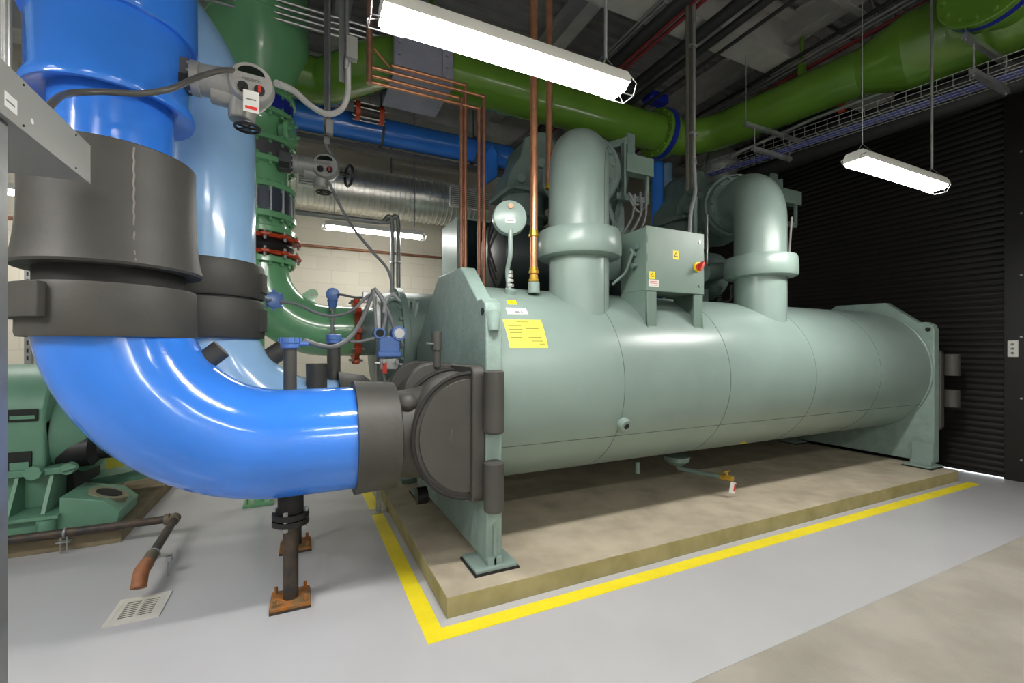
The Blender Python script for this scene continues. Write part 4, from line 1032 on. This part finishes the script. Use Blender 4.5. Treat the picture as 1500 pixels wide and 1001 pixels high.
# open web joists along x
jz0, jz1 = 4.98, 5.27
for n_, yy in enumerate((1.0, 1.9, 2.6)):
    t_ = bpy.data.objects.new('trim_%d' % (20+n_), None); C.objects.link(t_); t_.location = (3,yy,jz0); t_['kind'] = 'structure'
    mb = MB().bb(-6,7.4,yy-0.03,yy+0.03,jz0,jz0+0.02); mb.bb(-6,7.4,yy-0.03,yy+0.03,jz1-0.02,jz1); mb.build('chord', 'beam', t_, smooth=False)
    mb = MB(); xx = -6
    while xx < 7.3: mb.sweep([(xx,yy,jz0+0.02),(xx+0.2,yy,jz1-0.02),(xx+0.4,yy,jz0+0.02)], 0.01, 5); xx += 0.4
    mb.build('web', 'beam', t_)
# dropped grey duct box seen at upper right of centre
# ================================================================== VERTICAL STRUTS/CONDUITS
p = at(1008.5,200,y=2.93)
sd = thing('drop_strut', 'tall vertical strut hanging from the ceiling above the control panel', 'strut', (p.x,2.93,at(1008,277,y=2.93).z))
zl = at(1008,277,y=2.93).z
mb = MB(); w_ = 0.021
mb.bb(p.x-w_,p.x+w_,2.94,2.944,zl,CEIL); mb.bb(p.x-w_,p.x-w_+0.003,2.91,2.944,zl,CEIL); mb.bb(p.x+w_-0.003,p.x+w_,2.91,2.944,zl,CEIL)
mb.build('channel', mat('strut_grey',(112,110,100),0.5,metal=0.3), sd)
p = at(1016.5,200,y=2.90); ze = at(1016,238,y=2.9).z
cd = thing('drop_conduit', 'slim conduit dropping beside the strut into the control panel', 'conduit', (p.x,2.9,2.49))
MB().cyl((p.x,2.9,ze),(p.x,2.9,CEIL),0.016,n=14).build('rigid_conduit', 'zinc', cd)
MB().sweep(spline([V((p.x,2.9,ze)), at(1018,265,y=2.9), at(1018,285,y=2.9), at(1012,310,y=2.9), V((at(1010,335,y=2.9).x,2.9,2.49))]), 0.017, 12).build('flexible_tail', 'flex', cd)
MB().lathe((p.x,2.9,ze-0.02), Z, [(0,0.026),(0.03,0.026),(0.035,0.022),(0.07,0.022)], 12).build('coupling', 'steel', cd)
for zz in (at(1016,68,y=2.9).z, at(1016,196,y=2.9).z): MB().bb(p.x-0.05,p.x+0.03,2.88,2.92,zz-0.008,zz+0.008).build('clamp', 'steel', cd)
# struts at upper left of centre
for (px, pyb, yy, lab, kk) in ((479,210,3.9,'left hanging strut with small box above the rear actuator',0),(501,119,3.4,'right hanging strut carrying the small grey conduit box',1)):
    p = at(px,100,y=yy); zl = at(px,pyb,y=yy).z
    t_ = thing('drop_strut', lab, 'strut', (p.x,yy,zl))
    w_ = 0.022
    mb = MB().bb(p.x-w_,p.x+w_,yy+0.01,yy+0.014,zl,CEIL); mb.bb(p.x-w_,p.x-w_+0.003,yy-0.02,yy+0.014,zl,CEIL); mb.bb(p.x+w_-0.003,p.x+w_,yy-0.02,yy+0.014,zl,CEIL)
    mb.build('channel', 'zinc', t_)
    if kk == 0:
        q = at(482.5,187,y=yy-0.05); bx_ = MB().box(q,(0.055,0.05,0.11)).build('switch_box', 'greybox', t_, bevel=0.003)
        mb = MB().cyl(q+V((0,0,0.05)), V((q.x,q.y,CEIL)), 0.012, n=10); mb.build('conduit', 'zinc', t_)
    else:
        q = at(515,72,y=yy-0.04); bx_ = MB().box(q,(0.075,0.06,0.155)).build('switch_box', 'greybox', t_, bevel=0.003)
        q2 = at(510,95,y=yy-0.0); mb = MB().cyl(q+V((-0.03,0,0.05)), V((q.x-0.03,q.y,CEIL)), 0.014, n=10); mb.cyl(q+V((-0.03,0.02,-0.05)), q+V((-0.03,0.04,-0.13)), 0.02, n=12); mb.build('conduit', 'zinc', t_)

# ================================================================== COPPER PIPES
def copper(px, py0, py1, yy, w, label, m='copper', z0_=None, fit=()):
    p = at(px, 300, y=yy); zt = CEIL if py0 <= 0 else at(px,py0,y=yy).z; zl = at(px,py1,y=yy).z if z0_ is None else z0_
    r = w/2/F*p.dot(V((SA,CA,0)))
    t_ = thing('copper_pipe', label, 'pipe', (p.x,yy,zl))
    MB().cyl((p.x,yy,zl),(p.x,yy,zt),r,n=20).build('tube', m, t_)
    if fit:
        for fy in fit: zz = at(px,fy,y=yy).z; MB().lathe((p.x,yy,zz-0.03), Z, [(0,r*1.0),(0.005,r*1.35),(0.022,r*1.35),(0.026,r*1.15),(0.05,r*1.15)], 16).build('fitting', 'brass', t_)
    return p, r, t_
p, r, t_ = copper(782, 0, 414, 3.0, 11, 'thick copper riser coming up from the shell left of the first elbow', fit=(342,396,408))
MB().cyl((p.x,3.0,at(782,424,y=3.0).z-0.03),(p.x,3.0,at(782,414,y=3.0).z),0.045,n=20).build('base_coupling', 'teal', t_)
copper(804.5, 0, 277, 3.3, 9.5, 'copper drop pipe ending beside the first suction elbow', fit=(273,))
for i, (px, pt, yy, lab) in enumerate(((675.5,144,3.98,'leftmost of four thin copper tubes left of the starter cabinet'),(681.5,123,4.0,'second of four thin copper tubes, nearly touching the leftmost'),(701.5,158,3.98,'third of four thin copper tubes before the dark doors'),(709,139,4.0,'rightmost of four thin copper tubes before the dark doors'))):
    copper(px, pt, 400 if i < 2 else 420, yy, 5.6, lab, 'copper_old')
copper(541, 0, 122, 3.6, 9, 'dull copper drop pipe feeding the level copper run', 'copper_old')
for i, (lx, ly, rx, ry, lab) in enumerate(((573.7,99,681,122.5,'highest of four level copper tubes under the grey beam'),(544,102,708.6,138.6,'second highest of the four level copper tubes'),(544,111.5,672,143,'brightest, third of the four level copper tubes'),(544,123,700,157,'lowest of the four level copper tubes'))):
    yy = 3.98; a = at(lx,ly,y=yy); b = at(rx,ry,y=yy); zz = (a.z+b.z)/2
    solo(MB().sweep([V((a.x,yy,zz)), V((b.x,yy,zz))],0.015,10), 'copper_pipe', lab, 'pipe', 'copper')
solo(MB().sweep([at(549,72,y=4.2), at(572,100,y=4.2)], 0.012, 8), 'copper_pipe', 'short slanting copper tube beside the dull drop pipe', 'pipe', 'copper')
# grey conduits upper left
for i in range(4):
    a = at(452,14+i*9,y=4.6)
    solo(MB().cyl((a.x-2,4.6,a.z),(a.x+0.75,4.6,a.z),0.014,n=8), 'ceiling_conduit', ['top','second','third','bottom'][i]+' of the four stacked level conduits beside the green pipe', 'conduit', 'steel')

# ================================================================== LIGHT FIXTURES
def fixture(cx, cy, zb, label, group=None, lamp='lamp'):
    t_ = thing('strip_light', label, 'ceiling light', (cx,cy,zb), group)
    L = 1.22; w_ = 0.15
    MB().prism([(cy-w_/2,zb+0.03),(cy-w_/2,zb+0.06),(cy-w_/2+0.02,zb+0.095),(cy+w_/2-0.02,zb+0.095),(cy+w_/2,zb+0.06),(cy+w_/2,zb+0.03)], 'x', cx-L/2, cx+L/2).build('housing', 'whitepaint', t_)
    MB().prism([(cy-w_/2+0.006,zb+0.055),(cy-w_/2+0.006,zb+0.02),(cy-w_/2+0.025,zb),(cy+w_/2-0.025,zb),(cy+w_/2-0.006,zb+0.02),(cy+w_/2-0.006,zb+0.055)], 'x', cx-L/2+0.012, cx+L/2-0.012).build('diffuser', lamp, t_)
    for s_ in (-1,1):
        xx = cx+s_*(L/2-0.1)
        hk = MB().sweep([(xx,cy-0.06,zb+0.09),(xx,cy,zb+0.17),(xx,cy+0.06,zb+0.09)],0.0025,6)
        hk.cyl((xx,cy,zb+0.165),(xx,cy,CEIL-0.02),0.003 if s_ < 0 else 0.009,n=8)
        hk.build('hanger', 'steel', t_)
        xe = cx+s_*L/2
        cg = MB().sweep([(xe,cy-w_/2,zb+0.06),(xe+s_*0.045,cy-w_/2+0.01,zb+0.04),(xe+s_*0.045,cy-0.04,zb-0.012),(xe+s_*0.045,cy+0.04,zb-0.012),(xe+s_*0.045,cy+w_/2-0.01,zb+0.04),(xe,cy+w_/2,zb+0.06)],0.003,6)
        cg.sweep([(xe-s_*0.1,cy-0.04,zb-0.012),(xe+s_*0.045,cy-0.04,zb-0.012)],0.003,6); cg.sweep([(xe-s_*0.1,cy+0.04,zb-0.012),(xe+s_*0.045,cy+0.04,zb-0.012)],0.003,6)
        cg.build('wire_guard', 'steel', t_)
    return t_
fixture(0.905, 1.85, 2.83, 'large glowing strip light hanging nearest the camera')
fixture(4.20, 1.82, 2.83, 'glowing strip light hanging before the black shutter')
fixture(0.90, 6.05, 3.03, 'glowing strip light below the spiral duct at the rear wall', lamp='lamp_rear')
fixture(-2.95, 6.05, 3.03, 'distant small strip light seen beside the big black foam wrap', lamp='lamp_rear')
for xx, yy, zz in ((-2.4,1.85,2.83),(0.9,-3.2,2.83),(-2.4,-2.6,4.3),(0.9,-2.6,4.3),(4.2,-2.6,4.3),(-4.6,0.6,4.0)):  # unseen strip lights, added as fill for the pipe fronts and shell
    fixture(xx, yy, zz, 'white strip light added out of view to brighten the pipes and shell', 'added unseen fill lights')

# ================================================================== GREY PANEL TROUGH + POST (left edge)
pt = thing('wiring_trough', 'grey metal wiring trough with riveted cover above the grey upright post', 'electrical box', (-0.88,1.9,2.17))
MB().bb(-1.02,-0.765,1.2,2.34,2.172,2.318).build('body', 'greybox', pt, bevel=0.002)
MB().bb(-0.765,-0.76,1.66,2.342,2.168,2.322).build('cover', 'greybox', pt, bevel=0.001)
MB().bb(-0.765,-0.76,1.1,1.655,2.168,2.322).build('cover', 'greybox', pt, bevel=0.001)
mb = MB()
for yy in (1.72, 1.86, 2.21):
    for zz in (2.183,2.307): mb.cyl((-0.76,yy,zz),(-0.757,yy,zz),0.0035,n=10)
mb.build('screw', 'slot', pt)
q = at(17,152,x=-0.7595); lb = MB().bb(-0.7602,-0.7590,q.y-0.035,q.y+0.028,q.z-0.022,q.z+0.022).build('paper_label', 'white', pt)
MB().bb(-0.7592,-0.7586,q.y-0.028,q.y+0.015,q.z-0.004,q.z+0.001).build('print_line', 'inkgrey', lb)
q = at(47,178,x=-0.7595); MB().cyl((-0.7605,q.y,q.z),(-0.7588,q.y,q.z),0.009,n=16).build('sticker', 'white', pt)
q = at(12,600,x=-0.78)
solo(MB().bb(-0.822,-0.78,q.y-0.042,q.y,0.0,2.17), 'strut_post', 'grey vertical post carrying the riveted wiring trough', 'post', 'zinc', bevel=0.002)
q = at(12,50,x=-0.86)
solo(MB().cyl((-0.86,q.y-0.02,2.32),(-0.86,q.y-0.02,CEIL),0.017,n=20), 'drop_conduit', 'bright steel conduit entering the wiring trough from above', 'conduit', 'steel')
# slotted strut on the rear wall at far left
p = at(23,450,y=6.9); ws = MB().bb(p.x-0.03,p.x+0.03,7.14,7.2,0.0,3.2)
wst = solo(ws, 'wall_strut', 'slotted steel strut upright on the wall behind the pump motor', 'strut', 'zinc')
mb = MB(); zz = 0.3
while zz < 3.1: mb.bb(p.x-0.008,p.x+0.008,7.136,7.142,zz,zz+0.05); zz += 0.09
mb.build('slot', 'slot', wst)
p = at(30,565,y=6.25)
solo(MB().bb(p.x-0.25,p.x+0.4,6.25,6.65,0.0,p.z+0.08), 'grey_cabinet', 'pale grey cabinet top behind the green pump motor', 'cabinet', 'greybox', bevel=0.005)
p = at(148,690,y=6.3)
solo(MB().bb(p.x-0.16,p.x+0.22,6.7,6.9,0.0,at(148,672,y=6.3).z), 'yellow_bin', 'pale yellow box behind the green pump base', 'box', 'yellow_label', bevel=0.005)

# ================================================================== PUMP SKID (left)
pp_ = MB(); pp_.bb(-3.2,-1.26,4.44,6.2,0,0.10)
solo(pp_, 'pump_pad', 'low stained concrete pad carrying the green pump and motor', 'concrete pad', mat('stained_pad',(128,116,92),0.85,col2=(104,94,74),scale=5,bump=0.3,bscale=40), bevel=0.004)
pm = thing('water_pump', 'green pump motor and ribbed base frame on the small pad', 'pump', (-2.0,5.0,0.10))
YF = 4.52
def prc(px, py, yy=YF): return at(px, py, y=yy)
zb1_ = prc(60,762).z; 
x_l = -2.6
# lower base frame: trapezoid front with ribs
a = prc(70,775); b = prc(180,762); c_ = prc(186,742); d_ = prc(140,735); e_ = prc(75,757)
zlo = 0.12; zmid = prc(60,757).z; xe = prc(176,765).x
mb = MB().bb(x_l, xe-0.35, YF, 5.9, zlo, zmid); fr_ = mb.build('base_frame', 'pump', pm, bevel=0.004)
mb = MB().prism([(xe-0.36,zlo),(xe-0.02,zlo),(xe,zlo+0.10),(xe-0.10,zlo+0.20),(xe-0.36,zlo+0.26)], 'y', YF, YF+0.45); ft = mb.build('end_foot', 'pump', pm, bevel=0.006)
q = V((xe-0.13,YF+0.2,zlo+0.20))
mb = MB().lathe(q, V((0.35,0,0.94)), [(-0.04,0.13),(0.01,0.13)], 28); mo = mb.build('grout_collar', mat('dusty_grout',(136,132,108),0.8), ft)
MB().lathe(q, V((0.35,0,0.94)), [(0.008,0.085),(0.016,0.085)], 24).build('grout_hole', 'slot', mo)
MB().cyl((xe-0.42,YF-0.03,zlo),(xe-0.42,YF-0.03,zmid-0.02),0.055,n=20).build('round_gusset', 'pump', fr_)
mb = MB()
for xx in (x_l+0.1, x_l+0.55, prc(72,780).x): mb.bb(xx-0.01,xx+0.01,YF-0.03,YF,zlo,zmid)
mb.bb(x_l,xe-0.35,YF-0.05,YF+0.02,zmid-0.015,zmid+0.01)
mb.build('rib', 'pump', fr_)
# upper pedestal
zt_ = prc(40,697,4.75).z; xr = prc(80,720,4.75).x
mb = MB().bb(x_l, xr, 4.80, 5.8, zmid, zt_); mb.bb(x_l,xr+0.06,4.70,5.9,zt_,zt_+0.05)
pe = mb.build('pedestal', 'pump', pm, bevel=0.004)
mb = MB()
for px in (25,76):
    xx = prc(px,730,4.72).x; mb.prism([(4.58,zmid),(4.80,zmid),(4.80,zt_),(4.72,zt_)], 'x', xx-0.012, xx+0.012); mb.build('gusset', 'pump', pe); mb = MB()
q = prc(50,693,4.68); MB().cyl(q+V((0,-0.03,0)), q+V((0,0.04,0)), 0.055, n=8).build('adjuster', 'pump', pe, bevel=0.004); mb = MB().cyl(prc(98,688,4.66), prc(98,688,4.66)+V((0,0.08,0)), 0.045, n=12); mb.sweep([prc(92,690,4.66), prc(112,684,4.66)],0.016,8)
mb.build('adjuster', 'pump', pe, bevel=0.004)
# motor
zt2 = prc(40,598,4.75).z; xr2 = prc(66,650,4.75).x; zm0 = zt_+0.05
mb = MB().bb(x_l, xr2, 4.75, 5.65, zm0, zt2-0.10); mo_ = mb.build('motor_housing', 'pump', pm, bevel=0.02, seg=3)
MB().lathe((x_l,5.2,zt2-0.12), X, [(0,0.45),(xr2-x_l,0.45)], 40).build('motor_top', 'pump', mo_, bevel=0.02)
mb = MB(); 
MB().lathe((xr2,5.2,(zm0+zt2)/2-0.02), X, [(0,0.40),(0.06,0.38),(0.20,0.32),(0.26,0.2)], 36).build('end_bell', 'pump', mo_)
for (px0,py0,px1,py1) in ((10,601,55,617),(10,664,46,691)):
    a = prc(px0,py0,4.74); b = prc(px1,py1,4.74)
    vo = MB().bb(a.x,b.x,4.735,4.752,min(a.z,b.z),max(a.z,b.z)).build('vent_opening', 'slot', mo_)
    MB().bb(a.x+0.02,b.x-0.01,4.725,4.737,min(a.z,b.z)+0.02,(a.z+b.z)/2).build('vent_slat', 'pump', vo)
a = prc(12,572,4.9); b = prc(60,572,4.9); MB().bb(a.x,b.x+0.1,4.85,5.5,at(30,577,y=4.85).z-0.02,at(30,573,y=4.85).z).build('top_plate', 'pump', mo_, bevel=0.003)
q = prc(19,565,4.95); MB().torus(q, V((0.2,1,0)), 0.038, 0.012, 24, 8).build('lifting_eye', 'pump', mo_)
# coupling and guard at right
a = prc(104,668,4.9)
mb = MB().lathe(prc(80,660,5.0), X, [(0,0.16),(0.25,0.15),(0.3,0.1),(0.5,0.09)], 28); mb.build('shaft_coupling', 'rubber', pm)
mb = MB().bb(prc(85,700,5.0).x, prc(112,700,5.0).x, 4.95, 5.5, zmid, zt_+0.12); mb.build('bearing_stand', 'slot', pm)
mb = MB().prism([(xe-0.55,zmid),(xe-0.1,zmid+0.02),(xe+0.15,zmid+0.06),(xe-0.05,zmid+0.12),(xe-0.55,zmid+0.05)], 'y', 5.3, 5.7); mb.build('rear_bracket', 'pump', pm)

# ================================================================== DRAIN PIPES ON THE FLOOR
dp = thing('drain_pipe', 'dark iron drain pipe bending over the floor grate with brown end', 'pipe', (-0.9,4.37,0.0))
MB().sweep([(-3.0,4.37,0.155),(-0.92,4.37,0.155)], 0.030, 20).build('long_tube', 'blackpipe', dp)
MB().sweep([(-0.90,4.37,0.155),(-0.875,3.62,0.155)], 0.028, 20).build('short_tube', 'blackpipe', dp)
mb = MB().sphere((-0.905,4.37,0.155), 0.042, 16); mb.cyl((-0.97,4.37,0.155),(-0.94,4.37,0.155),0.042,n=20); mb.cyl((-0.903,4.34,0.155),(-0.902,4.30,0.155),0.040,n=20)
mb.build('elbow', mat('iron_elbow',(110,100,80),0.6), dp)
MB().sweep([(-0.876,3.66,0.155),(-0.872,3.50,0.155)], 0.036, 20).build('union', mat('iron_union',(104,96,78),0.6), dp)
MB().sweep(fillet([(-0.872,3.52,0.155),(-0.870,3.40,0.155),(-0.869,3.35,0.08)],0.05,8), 0.040, 24).build('end_elbow', 'winebrown', dp)
def clip(x_, y_, ax):
    t_ = MB().torus((x_,y_,0.155), ax, 0.034, 0.008, 24, 6)
    for s_ in (-1,1):
        q = V((x_,y_,0))+ (V((0.0,0.03,0)) if ax == 'n' else V((0.0,0,0)))
    t_.cyl((x_+0.012,y_-0.01,0.0),(x_+0.012,y_-0.01,0.13),0.006,n=6); t_.cyl((x_-0.03,y_+0.01,0.0),(x_-0.03,y_+0.01,0.13),0.006,n=6); t_.bb(x_-0.05,x_+0.03,y_-0.02,y_+0.02,0.085,0.095)
    return t_.build('pipe_clip', 'steel', dp)
clip(at(96,770,y=4.37).x, 4.37, X); 
mb = MB().torus((-0.874,3.66,0.155), Y, 0.036, 0.006, 24, 6); mb.bb(-0.87,-0.77,3.63,3.66,0.135,0.145); mb.cyl((-0.79,3.645,0.0),(-0.79,3.645,0.14),0.006,n=6); mb.bb(-0.80,-0.77,3.63,3.66,0.10,0.14)
mb.build('pipe_clip', 'steel', dp)
# floor grate
gx0, gx1, gy0, gy1 = -0.965, -0.715, 3.11, 3.40
fg = thing('floor_drain', 'white square slotted drain grate set in the grey floor', 'drain', (-0.84,3.25,0))
mb = MB()
mb.bb(gx0,gx1,gy0,gy0+0.025,0,0.008); mb.bb(gx0,gx1,gy1-0.025,gy1,0,0.008); mb.bb(gx0,gx0+0.025,gy0+0.025,gy1-0.025,0,0.008); mb.bb(gx1-0.025,gx1,gy0+0.025,gy1-0.025,0,0.008)
mb.build('frame', 'grate', fg)
mb = MB(); n_ = 8; a0 = gx0+0.05; a1 = gx1-0.05; am = (a0+a1)/2
mb.bb(gx0+0.025,gx1-0.025,gy0+0.025,gy0+0.05,0,0.0065); mb.bb(gx0+0.025,gx1-0.025,gy1-0.05,gy1-0.025,0,0.0065)
mb.bb(gx0+0.025,a0,gy0+0.05,gy1-0.05,0,0.0065); mb.bb(a1,gx1-0.025,gy0+0.05,gy1-0.05,0,0.0065); mb.bb(am-0.008,am+0.008,gy0+0.05,gy1-0.05,0,0.0065)
hh_ = (gy1-gy0-0.1)/n_
for i in range(n_):
    for (b0_, b1_) in ((a0,am-0.008),(am+0.008,a1)): mb.bb(b0_,b1_,gy0+0.05+i*hh_,gy0+0.05+(i+0.42)*hh_,0,0.004)
mb.build('slotted_plate', 'grate', fg)
MB().bb(gx0+0.03,gx1-0.03,gy0+0.03,gy1-0.03,0.0,0.0012).build('sump', mat('drain_shadow_grey',(50,48,42),0.8), fg)

# ================================================================== CAMERA / WORLD
cam = bpy.data.cameras.new('camera'); co = bpy.data.objects.new('camera', cam); C.objects.link(co)
co.location = (0,0,CZ); co.rotation_euler = (PI/2, 0, -ANG)
cam.sensor_width = 36; cam.sensor_fit = 'HORIZONTAL'; cam.lens = F/1500*36; cam.shift_y = (HY-500.5)/1500; cam.clip_start = 0.02
bpy.context.scene.camera = co
w = bpy.data.worlds.new('world'); bpy.context.scene.world = w; w.use_nodes = True
w.node_tree.nodes['Background'].inputs[0].default_value = (0.6,0.62,0.65,1); w.node_tree.nodes['Background'].inputs[1].default_value = 0.3
vs_ = bpy.context.scene.view_settings
vs_.view_transform = 'Standard'; vs_.look = 'None'; vs_.gamma = 1; vs_.use_curve_mapping = False; vs_.exposure = 2.85
cy = bpy.context.scene.cycles
cy.max_bounces = 8; cy.diffuse_bounces = 5; cy.glossy_bounces = 4; cy.use_denoising = True
